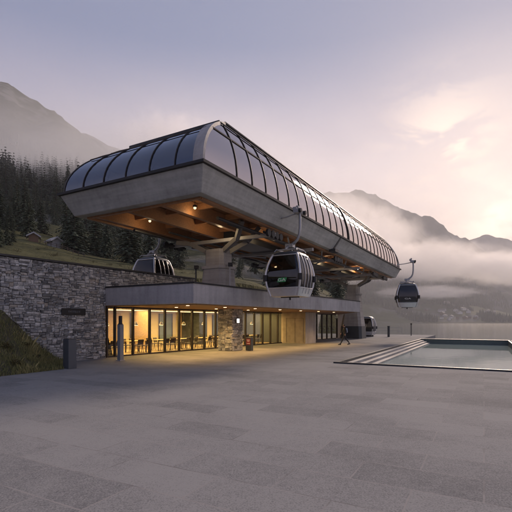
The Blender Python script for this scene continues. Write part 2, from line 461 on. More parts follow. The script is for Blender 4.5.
sheet('distant_ridge', M['ridge'], [3250,3500,3800], px3,
  [[300]*11, [250,243,246,245,241,236,239,242,243,238,240], [270]*11], 2.2, 60, .0016, 40, 9.2)

# ------------------------------------------------------------------ gondola station
B0 = S(-14.7, 14, 0)
st = empty('gondola_station', S(-14.7, 33, 0))
O = st.location.copy()
def part(mb, name, mat, parent=st):
    return mb.build(name, mat, parent)
SA, SB = 13.55, 54.0                     # ends
nR, nL = -10.2, -19.25; bR, bL = -10.66, -18.8
ZT, ZB = 8.4, 7.4
def loop(nr, nl, sa, sb, z): return [S(nr,sa,z), S(nr,sb,z), S(nl,sb,z), S(nl,sa,z)]
def ring(mb, lo, li):
    for i in range(4):
        j = (i+1) % 4; mb.face([lo[i], lo[j], li[j], li[i]])
b = MBo(O)
ot = loop(nR, nL, SA, SB, ZT); om = loop(-10.36, -19.1, SA+.15, SB-.15, 7.86); ob = loop(bR, bL, SA+.5, SB-.5, ZB)
ib = loop(bR-.4, bL+.4, SA+.95, SB-.95, ZB); it = loop(bR-.4, bL+.4, SA+.95, SB-.95, ZT)
ring(b, ot, ob); ring(b, ob, ib); ring(b, ib, it); ring(b, it, ot)
o = weld(part(b, 'edge_beam', M['concrete'])); bevel(o, .03)
b = MBo(O)
for z0, z1, e in ((ZT+.003, ZT+.12, .11),):
    a1 = loop(nR+e, nL-e, SA-e, SB+e, z0); a2 = loop(nR+e, nL-e, SA-e, SB+e, z1)
    c1 = loop(nR-.14, nL+.14, SA+.14, SB-.14, z0); c2 = loop(nR-.14, nL+.14, SA+.14, SB-.14, z1)
    ring(b, a1, a2); ring(b, a2, c2); ring(b, c2, c1); ring(b, c1, a1)
weld(part(b, 'sill_flashing', M['black']))
b = MBo(O)                                 # vertical movement joint in the edge beam
b.hexa([S(-10.62,30.2,7.38),S(-10.9,30.2,7.38),S(-10.9,30.45,7.38),S(-10.62,30.45,7.38),
        S(-10.17,30.75,8.39),S(-10.5,30.75,8.39),S(-10.5,31.0,8.39),S(-10.17,31.0,8.39)])
b.box(S(-10.55,30.3,7.32), (.5,.8,.22), (N,D,UP))
part(b, 'movement_joint', M['darksteel'])
b = MBo(O); b.prism([S(nR-.45,SA+.7), S(nR-.45,SB-.7), S(nL+.45,SB-.7), S(nL+.45,SA+.7)], 8.12, 8.36); part(b, 'floor_slab', M['soffit'])
# glass vault
A_, Bn, HH = 1.1, 3.25, 3.1; ZG = ZT+.11
gR, gL, gA, gB = nR-.12, nL+.12, SA+.14, SB-.14
NTH = 12
ths = [R(90)*k/NTH for k in range(NTH+1)]
THM = R(50)
def insets(th, off=0):
    q = th*THM/R(90); k = (1-math.cos(q))/(1-math.cos(THM))
    return A_*k, Bn*k, ZG + HH*math.sin(q)/math.sin(THM)
def side_pt(f, th, side=1, off=0):
    """f 0..1 along the side measured at the sill"""
    a, bb, z = insets(th); sa, sb = gA+bb, gB-bb
    s = gA + f*(gB-gA)
    # bays stay square to the sill in the middle, squeeze towards the ends
    s = min(max(s, sa), sb)
    na = (gR - a) if side > 0 else (gL + a)
    nn = Vector((math.cos(th), math.sin(th)*A_/HH)).normalized()
    na += side*off*nn[0]; z += off*nn[1]
    return S(na, s, z)
def end_pt(f, th, end=1, off=0):
    a, bb, z = insets(th); n0, n1 = gR-a, gL+a
    s = gA+bb if end > 0 else gB-bb
    nn = Vector((math.cos(th)*HH, math.sin(th)*Bn)).normalized()
    s -= end*off*nn[0]; z += off*nn[1]
    return S(lerp(n0, n1, f), s, z)
NB = 29
fs = [(2.6 + (k-1)*1.41)/(gB-gA) if k else 0 for k in range(NB)] ; fs = [f for f in fs if f < .985] + [1.0]
gt = [0.0]
for side in (1, -1):
    for k in range(len(fs)-1):
        b = MBo(O); b.grid([[side_pt(fs[k], th, side), side_pt(fs[k+1], th, side)] for th in ths])
        o = part(b, 'glass_panel', M['sideglass'])
for end in (1, -1):
    for k in range(6):
        b = MBo(O); b.grid([[end_pt(k/6, th, end), end_pt((k+1)/6, th, end)] for th in ths]); part(b, 'glass_panel', M['domeglass'])
def ribbon(b, f0, w, dirv, thick, pts, nrm):
    """rectangular section swept along pts; dirv = width direction, nrm = outward normals"""
    rows = []
    for p, n in zip(pts, nrm):
        rows.append([p-dirv*w/2-n*thick/2, p+dirv*w/2-n*thick/2, p+dirv*w/2+n*thick/2, p-dirv*w/2+n*thick/2])
    b.grid(rows, closed_v=True, smooth=False); b.face(rows[0]); b.face(rows[-1])
for side in (1, -1):
    for k, f in enumerate(fs[1:-1]):
        pts = []; nr = []
        for th in ths:
            a, bb, z = insets(th); s = gA+f*(gB-gA)
            if s < gA+bb or s > gB-bb: continue
            pts.append(side_pt(f, th, side, .02)); nn = Vector((math.cos(th), math.sin(th)*A_/HH)).normalized(); nr.append(N*side*nn[0]+UP*nn[1])
        thick = 12 == k
        b = MBo(O); ribbon(b, f, .13 if thick else .032, D, .14 if thick else .05, pts, nr); part(b, 'glazing_rib', M['bronze'])
for end in (1, -1):
    for k in range(1, 6):
        pts = [end_pt(k/6, th, end, .02) for th in ths]
        nr = []
        for th in ths:
            nn = Vector((math.cos(th)*HH, math.sin(th)*Bn)).normalized(); nr.append(-D*end*nn[0]+UP*nn[1])
        b = MBo(O); ribbon(b, 0, .038, N, .05, pts, nr); part(b, 'glazing_rib', M['bronze'])
# purlins
thp = R(52); a, bb, z = insets(thp)
b = MBo(O)
for side in (1, -1): b.bar(side_pt(0, thp, side, .02), side_pt(1, thp, side, .02), .045, .05)
for end in (1, -1): b.bar(end_pt(.03, thp, end, .05), end_pt(.97, thp, end, .05), .04, .05)
part(b, 'purlin', M['bronze'])
b = MBo(O)
for side in (1, -1):
    b.tube([side_pt(0, R(90), side, .06), side_pt(1, R(90), side, .06)], .07)
    b.tube([side_pt(0, R(76), side, .05), side_pt(1, R(76), side, .05)], .035)
part(b, 'ridge_rail', M['darksteel'])
# pale hip arches at the four corners
for side in (1, -1):
    for end in (1, -1):
        b = MBo(O); rows = []
        for th in ths:
            f = 0 if side > 0 else 1
            p = end_pt(f, th, end); nn = Vector((math.cos(th)*HH, math.sin(th)*Bn)).normalized(); n = -D*end*nn[0]+UP*nn[1]
            c = N*(-side)
            if side < 0:
                rows.append([p-n*.06-c*.04, p+c*.05-n*.06, p+c*.05+n*.03, p-c*.04+n*.03]); continue
            rows.append([p-n*.08-c*.05, p+c*.46-n*.08, p+c*.46+n*.07, p-c*.05+n*.07])
        b.grid(rows, closed_v=True, smooth=False); part(b, 'hip_arch', M['concrete_light'] if side > 0 else M['bronze'])
a, bb, z = insets(R(90))
b = MBo(O); b.prism([S(gR-a+.0,gA+bb-.12), S(gR-a+.0,gB-bb+.12), S(gL+a,gB-bb+.12), S(gL+a,gA+bb-.12)], z-.05, z+.06); part(b, 'flat_roof', M['darksteel'])
b = MBo(O)
b.box(S((gR-.3+gL)/2, gA+bb+.75, z+.24), (gR-gL-2*A_-.5, 1.5, .12), (N, D, UP))
for k in range(9): b.box(S((gR-.3+gL)/2, gA+bb+.1+k*.16, z+.325), (gR-gL-2*A_-.5, .05, .04), (N, D, UP))
for k in range(6): b.box(S(gL+A_+.5+k*1.2, gA+bb+.75, z+.12), (.08, 1.3, .14), (N, D, UP))
part(b, 'roof_louvre', M['darksteel'])
# underside: glulam beams, purlins, trims
for nb in (-11.35, -13.5, -15.7, -18.0):
    b = MBo(O); b.box(S(nb, (SA+SB)/2, 7.74), (.26, SB-SA-2.1, .70), (N, D, UP)); part(b, 'glulam_beam', M['glulam'])
s = SA+1.3
while s < SB-1:
    b = MBo(O); b.box(S(-14.7, s, 7.96), (7.0, .14, .30), (N, D, UP)); part(b, 'joist', M['glulam']); s += 2.55
b = MBo(O)
b.box(S(-14.7, SA+1.0, 7.40), (7.3, .16, .16), (N, D, UP))
b.box(S(-11.1, (SA+SB)/2, 7.38), (.16, SB-SA-2, .16), (N, D, UP))
b.box(S(-18.3, (SA+SB)/2, 7.38), (.16, SB-SA-2, .16), (N, D, UP))
part(b, 'timber_trim', M['glulam'])
# machinery rails, cross tubes, sheaves
b = MBo(O)
for nn_ in (-11.9, -17.6): b.tube([S(nn_, 17, 7.12), S(nn_, 52.5, 7.12)], .09)
for nn_ in (-12.6, -16.8): b.tube([S(nn_, 19, 7.3), S(nn_, 51.5, 7.3)], .06)
part(b, 'guide_rail', M['darksteel'])
for s in (21.3, 27.0, 32.5, 38.5, 44.5, 49.0):
    b = MBo(O); b.box(S(-14.7, s, 6.98), (7.6, .20, .20), (N, D, UP)); part(b, 'cross_tube', M['galv'])
for s in (21.3, 32.5, 44.5, 49.0):
    for sg in (1, -1):
        sh = MBo(O)
        for q in range(4):
            c = S(-14.7+sg*3.75, s-.75+q*.5, 6.95)
            sh.cyl(c-N*.07, c+N*.07, .21, 14)
        sh.box(S(-14.7+sg*3.6, s, 6.95), (.08, 2.1, .12), (N, D, UP))
        part(sh, 'sheave_battery', M['black'])
b = MBo(O)                               # inclined braces under the roof
for s in (24, 30, 36, 42):
    b.tube([S(-11.4, s, 7.35), S(-12.6, s+3.0, 7.0), S(-14.0, s+4.5, 6.95)], .055)
    b.tube([S(-18.0, s, 7.35), S(-16.8, s+3.0, 7.0), S(-15.4, s+4.5, 6.95)], .055)
part(b, 'brace', M['galv'])
b = MBo(O); b.box(S(-14.6, 31.4, 7.48), (1.9, 17, .85), (N, D, UP)); b.box(S(-14.6, 46, 7.42), (1.2, 7, .45), (N, D, UP)); part(b, 'housing_and_dark_opening', M['darksteel'])  # housing enlarged as a dark box standing in for the shaded machinery opening
def column(sc, z0, zbase, dark):
    c = S(-14.7, sc)
    def ringp(w, l, z, ch=.28): 
        a, b_ = w/2, l/2; k = ch
        return [c + N*x + D*y + V(0,0,z) for x, y in ((a-k,-b_),(a,-b_+k),(a,b_-k),(a-k,b_),(-a+k,b_),(-a,b_-k),(-a,-b_+k),(-a+k,-b_))]
    w = lambda z: interp([0, 1.5, 3.2, 5.2, 6.3], [2.55, 2.4, 1.95, 1.62, 1.52], z)
    zs = [z for z in (zbase, 1.5, 2.3, 3.2, 4.2, 5.2) if z >= zbase]
    m = MBo(O); rows = [ringp(w(z), w(z)*.92, z) for z in zs]; m.grid(rows, closed_v=True, smooth=False); m.face(rows[0]); m.face(rows[-1])
    col = part(m, 'column', M['concrete_col'])
    m = MBo(O); rows = [ringp(1.35, 1.25, z, .2) for z in (5.2, 6.35)]; m.grid(rows, closed_v=True, smooth=False); m.face(rows[-1])
    rows = [ringp(1.78, 1.68, z, .3) for z in (5.16, 5.34)]; m.grid(rows, closed_v=True, smooth=False); m.face(rows[0]); m.face(rows[1])
    m.build('column_head', M['concrete_col'], col)
    if dark:
        m = MBo(O); rows = [ringp(w(z)+.05, w(z)*.92+.05, z) for z in (0.0, 1.45)]; m.grid(rows, closed_v=True, smooth=False); m.face(rows[-1]); m.build('dark_base_band', M['paint_dark'], col)
    for sg in (1, -1):
        for sd in (1, -1):
            m = MBo(O)
            p = [c+N*sg*.45+D*sd*.3+V(0,0,6.15), c+N*sg*1.0+D*sd*.42+V(0,0,6.45), c+N*sg*1.7+D*sd*.6+V(0,0,6.8), c+N*sg*2.6+D*sd*.8+V(0,0,6.92)]
            if sg > 0: p[3] = c+N*2.3+D*sd*1.0+V(0,0,7.7)
            for q in range(3): m.bar(p[q], p[q+1], .24, .26)
            m.build('raking_arm', M['armpaint'], col)
    return col
column(21.1, 0, 3.845, False); column(49.2, 0, 0.0, True)
# lamps under the soffit; the leftmost dim one is added to light the timber
for s, n, mm, pw in ((20.2,-14.0,'whitelamp',60), (16.6,-13.0,'dimlamp',25), (24.5,-12.6,'dimlamp',40), (17.5,-16.9,'dimlamp',30), (36,-13.2,'dimlamp',60), (45,-13,'whitelamp',70)):
    lm = MBo(O); c = S(n, s, 7.72); lm.cyl(c+V(0,0,.05), c+V(0,0,.40), .015, 6); lm.cyl(c+V(0,0,-.02), c+V(0,0,.08), .11, 12)
    f = part(lm, 'soffit_lamp', M['darksteel'])
    lb = MBo(O); rows = [[c+V(math.cos(a)*math.sin(ph)*.075, math.sin(a)*math.sin(ph)*.075, -.05+math.cos(ph)*.075) for a in [2*PI*i/12 for i in range(12)]] for ph in [PI*i/8 for i in range(1,8)]]
    lb.grid(rows, closed_v=True); lb.build('bulb', M[mm], f)
    ld = bpy.data.lights.new('soffit_light', 'POINT'); ld.energy = pw*.42; ld.color = (1,.72,.40); ld.shadow_soft_size = .15
    lo = bpy.data.objects.new('soffit_light', ld); COL.objects.link(lo); lo.location = c+V(0,0,-.35)
tag(st, 'raised cable car station with curved glass roof over a concrete tray', 'cable car station')
# weather mast at the back corner
t = empty('weather_mast', S(-19.0, 22.0, ZT+.1))
b = MB(); b.cyl((0,0,0), (0,0,2.9), .035, 8); b.build('pole', M['darksteel'], t)
b = MB(); b.box((.12,0,2.2), (.35,.06,.06)); b.box((.0,0,2.95), (.14,.14,.22)); b.box((-.15,0,1.4), (.3,.05,.05)); b.box((-.3,0,1.45), (.1,.1,.2)); b.build('sensor', M['darksteel'], t)
tag(t, 'thin weather mast on the far left rim of the station roof', 'mast')

# ------------------------------------------------------------------ lower building
bd = empty('visitor_building', L(10, -3)); OB = bd.location.copy()
K = V(-3.0, 20.0, 0); RR = K + E*22.6
ZC0, ZC1 = 2.87, 3.84
b = MBo(OB); poly = [L(.01,-7.4), L(.01,0), K, RR, L(33.4, 0), L(33.4,-7.4)]
b.prism(poly, ZC0, ZC1); bevel(b.build('canopy_roof', M['concrete_light'], bd), .02)
b = MBo(OB)
for p, q in ((L(.01,.0), K), (K, RR), (RR, L(33.4, 0))):
    dd = (q-p).normalized(); out = dd.cross(UP)
    b.box((p+q)/2 + V(0,0,ZC1+.035) - out*.0, ((q-p).length+.02, .10, .07), (dd, out, UP))
b.build('roof_flashing', M['black'], bd)
b = MBo(OB); b.prism([L(.05,-.3), K+V(-.0,.6,0)+E*.1, RR-E*.3-Mx*.35, L(33,-.3)], ZC0-.03, ZC0-.004); b.build('canopy_ceiling', M['soffit'], bd)
tm = [.12] + [.66+1.27*k for k in range(0, 15)] + [19.25]
tm3 = [21.4+1.3*k for k in range(9)]
def glazing(tl):
    for i in range(len(tl)-1):
        t0, t1 = tl[i], tl[i+1]
        f = MBo(OB)
        f.box(L(t0+.05, -.10, 1.42), (.10, .16, 2.82), (E, Mx, UP))
        f.box(L((t0+t1)/2, -.10, .045), (t1-t0-.1, .12, .08), (E, Mx, UP))
        f.box(L((t0+t1)/2, -.10, 2.80), (t1-t0-.1, .12, .10), (E, Mx, UP))
        w = f.build('window', M['bronze'], bd)
        g_ = MBo(OB); g_.box(L((t0+t1)/2+.05, -.10, 1.42), (t1-t0-.10, .02, 2.66), (E, Mx, UP)); g_.build('pane', M['winglass'], w)
glazing(tm); glazing(tm3)
# inside
b = MBo(OB); b.prism([L(.1,-7.0), L(.1,-.02), L(33,-.02), L(33,-7.0)], -.3, .012); b.build('indoor_floor', M['floorin'], bd)
b = MBo(OB); b.box(L(16.5, -7.1, 1.4), (33, .2, 2.9), (E, Mx, UP)); b.box(L(.05,-3.6,1.4), (.1,7,2.9), (E,Mx,UP)); b.build('interior_wall', M['cream'], bd)
b = MBo(OB); b.box(L(19.45,-3.6,1.4), (.2,6.8,2.9), (E,Mx,UP)); b.box(L(13.2,-5.6,1.4), (.2,2.6,2.75), (E,Mx,UP)); b.build('dark_partition', M['paint_dark'], bd)
for t0, t1, mm in ((.6,2.2,'bluegrey'),(2.5,4.6,'bluegrey'),(7.4,8.9,'bluegrey'),(10.4,11.9,'bluegrey'),(15.0,16.5,'bluegrey'),(5.0,6.5,'panelwood'),(12.7,13.7,'panelwood'),(17.4,19,'bluegrey')):
    b = MBo(OB); b.box(L((t0+t1)/2, -6.96, 1.5), (t1-t0, .06, 2.3), (E, Mx, UP)); o = b.build('wall_panel', M[mm], bd)
    if mm == 'bluegrey':  # blue panels stand in for bluish window light and reflection
        b = MBo(OB)
        for q in (t0, (t0+t1)/2, t1): b.box(L(q, -6.9, 1.5), (.06,.05,2.36), (E,Mx,UP))
        b.build('panel_frame', M['bronze'], o)
b = MBo(OB); b.box(L(6.2, -4.3, 1.4), (.25, 1.8, 2.75), (E, Mx, UP)); b.build('partition', M['panelwood'], bd)
for m_ in (-.75, -4.6):
    b = MBo(OB); b.box(L(9.8, m_, 2.80), (18.2, .10, .05), (E, Mx, UP)); b.build('ceiling_strip_light', M['striplamp'], bd)
def area(loc, sx, sy, e, c, rot):
    ld = bpy.data.lights.new('ceiling_light', 'AREA'); ld.shape = 'RECTANGLE'; ld.size = sx; ld.size_y = sy; ld.energy = e; ld.color = c
    o = bpy.data.objects.new('ceiling_light', ld); COL.objects.link(o); o.location = loc; o.rotation_euler = (0, 0, rot); return o
eyaw = math.atan2(E.y, E.x)
for t_ in (3.2, 9.6, 16):
    area(L(t_, -3.0, 2.78), 5.6, 3.0, 540, (1,.66,.22), eyaw)
area(L(27, -3.0, 2.78), 6, 3.0, 18, (1,.66,.34), eyaw)
# stone pillar, tan block, end pier
def stones(b, org, X, nrm, W, H, cell=.1, rng=None, thick=.0):
    """random rubble face: org = lower left, X along, nrm outward"""
    rng = rng or random; nx = max(1, int(round(W/cell))); nz = max(1, int(round(H/cell))); cx = W/nx; cz = H/nz
    occ = [[False]*nz for _ in range(nx)]
    for j in range(nz):
        for i in range(nx):
            if occ[i][j]: continue
            w = rng.choice((2,3,3,4,4,5,6,7,8)); h = rng.choice((1,1,2,2,2,2,3)) 
            if h == 3: w = max(w, 4)
            w = min(w, nx-i); h = min(h, nz-j)
            ww = 0
            while ww < w and not occ[i+ww][j]: ww += 1
            w = ww
            hh = 0
            while hh < h and all(not occ[i+k][j+hh] for k in range(w)): hh += 1
            h = hh
            for a in range(w):
                for c in range(h): occ[i+a][j+c] = True
            x0, x1, z0, z1 = i*cx+.008, (i+w)*cx-.008, j*cz+.007, (j+h)*cz-.007
            dp = rng.uniform(.0, .075); tone = min(1, max(0, rng.gauss(.54, .24)))
            jt = lambda: rng.uniform(-.02, .02)
            base = [org + X*(x+jt()) + UP*(z+jt()*.7) - nrm*.05 for x, z in ((x0,z0),(x1,z0),(x1,z1),(x0,z1))]
            bv = min(.022, (x1-x0)*.2, (z1-z0)*.25)
            mid = [p + nrm*(.05+dp*.6) for p in base]
            c_ = [(1,1),(-1,1),(-1,-1),(1,-1)]
            top = [p + nrm*(.05+dp+rng.uniform(0,.018)) + X*(a*bv+jt()*.7) + UP*(e*bv+jt()*.4) for p, (a, e) in zip(base, c_)]
            for q in range(4):
                r_ = (q+1) % 4
                b.face([base[q], base[r_], mid[r_], mid[q]], tone); b.face([mid[q], mid[r_], top[r_], top[q]], tone)
            b.face(top, tone)
rng = random.Random(3)
c = V(-1.77, 29.1, 0)
b = MBo(OB)
b.box(c+V(0,0,1.43), (1.14,1.14,2.87), (E,Mx,UP), tone=.1)
stones(b, c-E*.6-Mx*.6, Mx, -E, 1.2, 2.86, .075, rng); stones(b, c-E*.6+Mx*.6, E, Mx, 1.2, 2.86, .075, rng)
stones(b, c+E*.6+Mx*.6, -Mx, E, 1.2, 2.86, .075, rng); stones(b, c+E*.6-Mx*.6, -E, -Mx, 1.2, 2.86, .075, rng)
b.build('stone_pillar', M['stone'], bd)
b = MBo(OB); b.prism([L(19.32,-.2), L(19.32,2.29), L(21.3,2.29), L(21.3,-.2)], 0, 2.86); blk = b.build('entrance_block', M['blockstone'], bd)
b = MBo(OB); b.box(L(20.3, 2.33, 1.43), (2.06,.06,2.86), (E,Mx,UP)); b.build('pier_face', M['concrete_light'], blk)
b = MBo(OB)
for mm_ in (.35, 1.25, 2.1): b.box(L(19.30, mm_, 1.2), (.012,.014,2.2), (E,Mx,UP))
b.box(L(19.30, 1.2, 2.3), (.012,1.8,.014), (E,Mx,UP)); b.build('panel_joint', M['bronze'], blk)
b = MBo(OB); b.box(L(33.1, .5, 1.43), (.5, 1.6, 2.86), (E,Mx,UP)); b.build('end_pier', M['white'], bd)
# downlights
LGT = [K + E*(1.0+3.1*k) + (-Mx)*(1.3) for k in range(7)] + [K + E*(2.5+3.6*k) - Mx*3.6 for k in range(3)]
for c in LGT:
    f = MBo(OB); f.cyl(c+V(0,0,ZC0-.05), c+V(0,0,ZC0-.031), .13, 16); ff = f.build('downlight', M['darksteel'], bd)
    g_ = MBo(OB); g_.cyl(c+V(0,0,ZC0-.058), c+V(0,0,ZC0-.052), .09, 16); g_.build('lens', M['warmlamp'], ff)
    ld = bpy.data.lights.new('downlight', 'SPOT'); ld.energy = 230; ld.color = (1,.58,.20); ld.spot_size = R(125); ld.spot_blend = .7; ld.shadow_soft_size = .09
    o = bpy.data.objects.new('downlight_lamp', ld); COL.objects.link(o); o.location = c+V(0,0,ZC0-.08)
tag(bd, 'low visitor building with glazed front and wide flat canopy', 'building')

# tables and chairs inside
def make_chair():
    r = empty('dining_chair', (0,0,0))
    b = MB(); b.box((0,0,.45), (.44,.42,.05)); bevel(b.build('seat', M['chairwood'], r), .015)
    b = MB(); b.hexa([(-.21,.19,.52),(.21,.19,.52),(.21,.22,.52),(-.21,.22,.52),(-.20,.27,.86),(.20,.27,.86),(.20,.30,.86),(-.20,.30,.86)]); bevel(b.build('backrest', M['chairwood'], r), .012)
    for sx in (-1, 1):
        b = MB(); b.tube([(sx*.18,-.17,.43), (sx*.21,-.2,0)], .018, 6); b.build('leg', M['chairwood'], r)
        b = MB(); b.tube([(sx*.20,.28,.84), (sx*.18,.18,.43), (sx*.21,.25,0)], .018, 6); b.build('leg', M['chairwood'], r)
    return r
def make_table():
    r = empty('dining_table', (0,0,0))
    b = MB(); b.box((0,0,.735), (1.25,.8,.035)); bevel(b.build('tabletop', M['tabletop'], r), .01)
    for sx in (-1,1):
        for sy in (-1,1):
            b = MB(); b.bar((sx*.55,sy*.33,0), (sx*.55,sy*.33,.717), .05, .05, V(1,0,0)); b.build('leg', M['chairwood'], r)
    return r
tp = make_table(); cp = make_chair(); first = [True, True]
where = ['nearest the stone wall', 'second from the stone wall', 'third from the stone wall', 'fourth from the stone wall', 'fifth from the stone wall', 'sixth from the stone wall', 'seventh from the stone wall', 'nearest the entrance block']
rt = random.Random(5)
for i in range(8):
    t_ = 1.5 + i*2.2; m_ = -1.9
    T = tp if i == 0 else copy_tree(tp); T.location = L(t_, m_, .012); T.rotation_euler.z = eyaw
    tag(T, 'oak dining table behind the glass front, ' + where[i], 'table', 'dining tables behind the glass front')
    for (dt, dm, rz, nm) in ((-.3,.62,PI,'left of two on its outer side'), (.32,.62,PI,'right of two on its outer side'), (-.3,-.62,0,'left of two on its inner side'), (.32,-.62,0,'right of two on its inner side')):
        Cc = cp if first[0] else copy_tree(cp); first[0] = False
        # front of the chair faces -y; outer chairs stand on the glass side and face inwards
        Cc.location = L(t_+dt+rt.uniform(-.06,.06), m_-dm*1.0, .012) if dm < 0 else L(t_+dt+rt.uniform(-.06,.06), m_-dm, .012)
        Cc.rotation_euler.z = eyaw + (0 if dm > 0 else PI) + rt.uniform(-.25,.25)
        side = 'inner' if dm > 0 else 'outer'
        tag(Cc, 'dark chair, %s side, at table %s' % ((('left ' if dt < 0 else 'right ')+side), where[i]), 'chair', 'dark chairs around the dining tables')
pl = empty('added_pendant_lamp', (0,0,0))  # hanging lamps added to warm the dining room
b = MB(); b.cyl((0,0,0), (0,0,-.85), .008, 6); b.build('cord', M['black'], pl)
b = MB(); b.tube([(0,0,-.85), (0,0,-.92), (0,0,-1.08)], [.03,.09,.17], 16); b.build('lamp_shade', M['bronze'], pl)
b = MB(); b.cyl((0,0,-1.083), (0,0,-1.09), .13, 16); b.build('lens', M['warmlamp'], pl)
for i in range(8):
    Pn = pl if i == 0 else copy_tree(pl); Pn.location = L(1.5+i*2.2, -1.9, 2.84)
    tag(Pn, 'small dark pendant lamp, added for warmth, over the table ' + where[i], 'pendant lamp', 'added pendant lamps over the dining tables')
# a serving counter stands at the left end
ct = empty('serving_counter', L(.95, -4.4, .012), eyaw)
b = MB(); b.box((0,0,.5), (1.1,.7,1.0)); b.build('cabinet', M['panelwood'], ct)
b = MB(); b.box((0,0,1.03), (1.2,.8,.05)); b.build('worktop', M['white'], ct)
tag(ct, 'wooden serving counter with pale top at the left end of the lit room', 'counter')

# ------------------------------------------------------------------ stone wall
sw = empty('stone_wall', L(-6, -.25)); OS = sw.location.copy()
b = MBo(OS)
b.box(L(-8,-.28,2.4), (16,.44,4.95), (E,Mx,UP), tone=.34)
stones(b, L(-16,-.0,-.02), E, Mx, 16.0, 4.9, .062, rng)
b.box(L(3.6,-.28,4.37), (7.2,.44,1.02), (E,Mx,UP), tone=.34)
stones(b, L(0,-.0,3.87), E, Mx, 7.2, 1.02, .062, rng)
stones(b, L(0,0,0), -Mx, E, .1, 2.86, .1, rng)
b.build('masonry', M['stone'], sw)
b = MBo(OS); b.box(L(-4.4,-.22,4.95), (23.3,.66,.09), (E,Mx,UP)); b.build('coping', M['darksteel'], sw)
tag(sw, 'long grey rubble stone retaining wall with dark flat coping', 'wall')
# sign on the wall
sg = empty('wall_sign', L(-1.92, .09, 2.50), eyaw)
b = MB(); b.box((0,0,0), (1.32,.05,.34)); bevel(b.build('sign_plate', M['black'], sg), .008)
def text(body, size, mat, parent, loc, rot, ext=.004, name='lettering'):
    cu = bpy.data.curves.new(name, 'FONT'); cu.body = body; cu.size = size; cu.extrude = ext; cu.align_x = 'CENTER'; cu.align_y = 'CENTER'
    tmp = bpy.data.objects.new(name, cu); COL.objects.link(tmp)
    dg = bpy.context.evaluated_depsgraph_get(); me = bpy.data.meshes.new_from_object(tmp.evaluated_get(dg))
    bpy.data.objects.remove(tmp); me.materials.clear(); me.materials.append(mat)
    o = bpy.data.objects.new(name, me); COL.objects.link(o); o.parent = parent; o.location = loc; o.rotation_euler = rot; return o
# faint small marks, as illegible as in the photograph
b = MB(); x = -.30
rr = random.Random(11)
while x < .32:
    w = rr.uniform(.03,.055); b.box((x, -.028, 0), (w*.35,.006,.09)); b.box((x+w*.4, -.028, rr.choice((-.038,0,.038))), (w*.5,.006,.016)); x += w+.035
b.build('lettering', M['paint_grey'], sg)
tag(sg, 'black rectangular sign plate on the stone wall', 'sign')
# handrail down the bank
hr = empty('handrail', L(-6, .2, 2.5))
OH = hr.location.copy()
b = MBo(OH); b.tube([L(-12,.16,4.9+1.2), L(-8,.16,4.25), L(-4.55,.16,1.75)], .022); b.build('rail', M['darksteel'], hr)
tag(hr, 'thin dark handrail sloping down along the stone wall above the grass bank', 'handrail')

# ------------------------------------------------------------------ grass bank
def bank_h(t, v):
    Hh = interp([-22,-12,-8,-5.34,-4.67,-3.7,-2.9,-2.5], [4.6,4.5,3.9,2.45,1.78,.86,.2,.02], t)
    return Hh*max(0.0, 1-v)**1.15
def bank_pt(t, v):
    a = L(t, .12); f = V(-8.1,17.6,0) + (t+2.7)*V(.463,.886,0)
    if t > -2.7: f = lerp(V(-8.1,17.6,0), L(-2.2,.2), (t+2.7)/.5)
    p = a.lerp(f, v); z = bank_h(t, v)
    z += noise.noise(V(p.x*1.3, p.y*1.3, 0))*.10*min(1, z*3) + noise.noise(V(p.x*4, p.y*4, 3))*.03*min(1, z*6)
    return V(p.x, p.y, z+.005)
rows = [[bank_pt(-22+19.8*i/70, j/24) for j in range(25)] for i in range(71)]
mb = MB(); mb.grid(rows); tag(mb.build('grass_bank', M['soil']), kind='structure')
mb = MB(); rg = random.Random(21)
cnt = 0
while cnt < 24000:
    t_ = -13 + 10.65*rg.random(); v = rg.random()**.8*1.03
    p = bank_pt(t_, v)
    if p.y < 9: continue
    den = noise.noise(V(p.x*.9, p.y*.9, 5))
    if den < -.25 and rg.random() < .6: continue
    h = rg.uniform(.06,.19)*(1+1.3*max(0, den))*(1.8 if rg.random() < .06 else 1); a = rg.uniform(0, 2*PI); w = rg.uniform(.006,.014)
    d_ = V(math.cos(a), math.sin(a), 0); bend = V(rg.gauss(0,.5), rg.gauss(0,.5), 0)*h*.6
    tone = min(1, max(0, .5+den*.6+rg.gauss(0,.2)))
    mb.face([p-d_*w, p+d_*w, p+d_*w*.6+V(0,0,h*.6)+bend*.4, p+V(0,0,h)+bend], tone); cnt += 1
tag(mb.build('grass', M['grassblade']), 'long rough grass covering the bank below the wall', 'grass', kind='stuff')
# low shrubs on the bank
def shrub_mesh(seed, r=.35, n=420):
    b = MB(); q = random.Random(seed)
    for _ in range(n):
        d = V(q.gauss(0,1), q.gauss(0,1), abs(q.gauss(0,.8))).normalized()*r*q.uniform(.35,1)
        d.z *= .7; s = q.uniform(.018,.04)
        x = V(q.gauss(0,1),q.gauss(0,1),q.gauss(0,1)).normalized(); y = x.cross(V(q.gauss(0,1),q.gauss(0,1),q.gauss(0,1))).normalized()
        b.face([d-x*s, d+y*s*.5, d+x*s, d-y*s*.5], q.random())
    for _ in range(7):
        a = q.uniform(0,2*PI); b.tube([(0,0,-.05), (math.cos(a)*r*.6, math.sin(a)*r*.6, r*.5)], .006, 4, .2)
    return b
spots = [(-4.4,.35,'topmost low shrub on the bank, against the wall'),(-5.2,.55,'brownish low shrub in the middle of the bank'),(-3.9,.55,'small low shrub just left of the dark bollard'),(-5.8,.25,'low shrub high on the bank at the left edge of the photo'),(-4.8,.8,'low shrub near the paving at the foot of the bank')]
for i, (t_, v, lab) in enumerate(spots):
    b = shrub_mesh(40+i, rg.uniform(.22,.36)); o = b.build('low_shrub', M['shrub'], None, bank_pt(t_, v)); tag(o, lab, 'shrub', 'low shrubs on the grass bank')

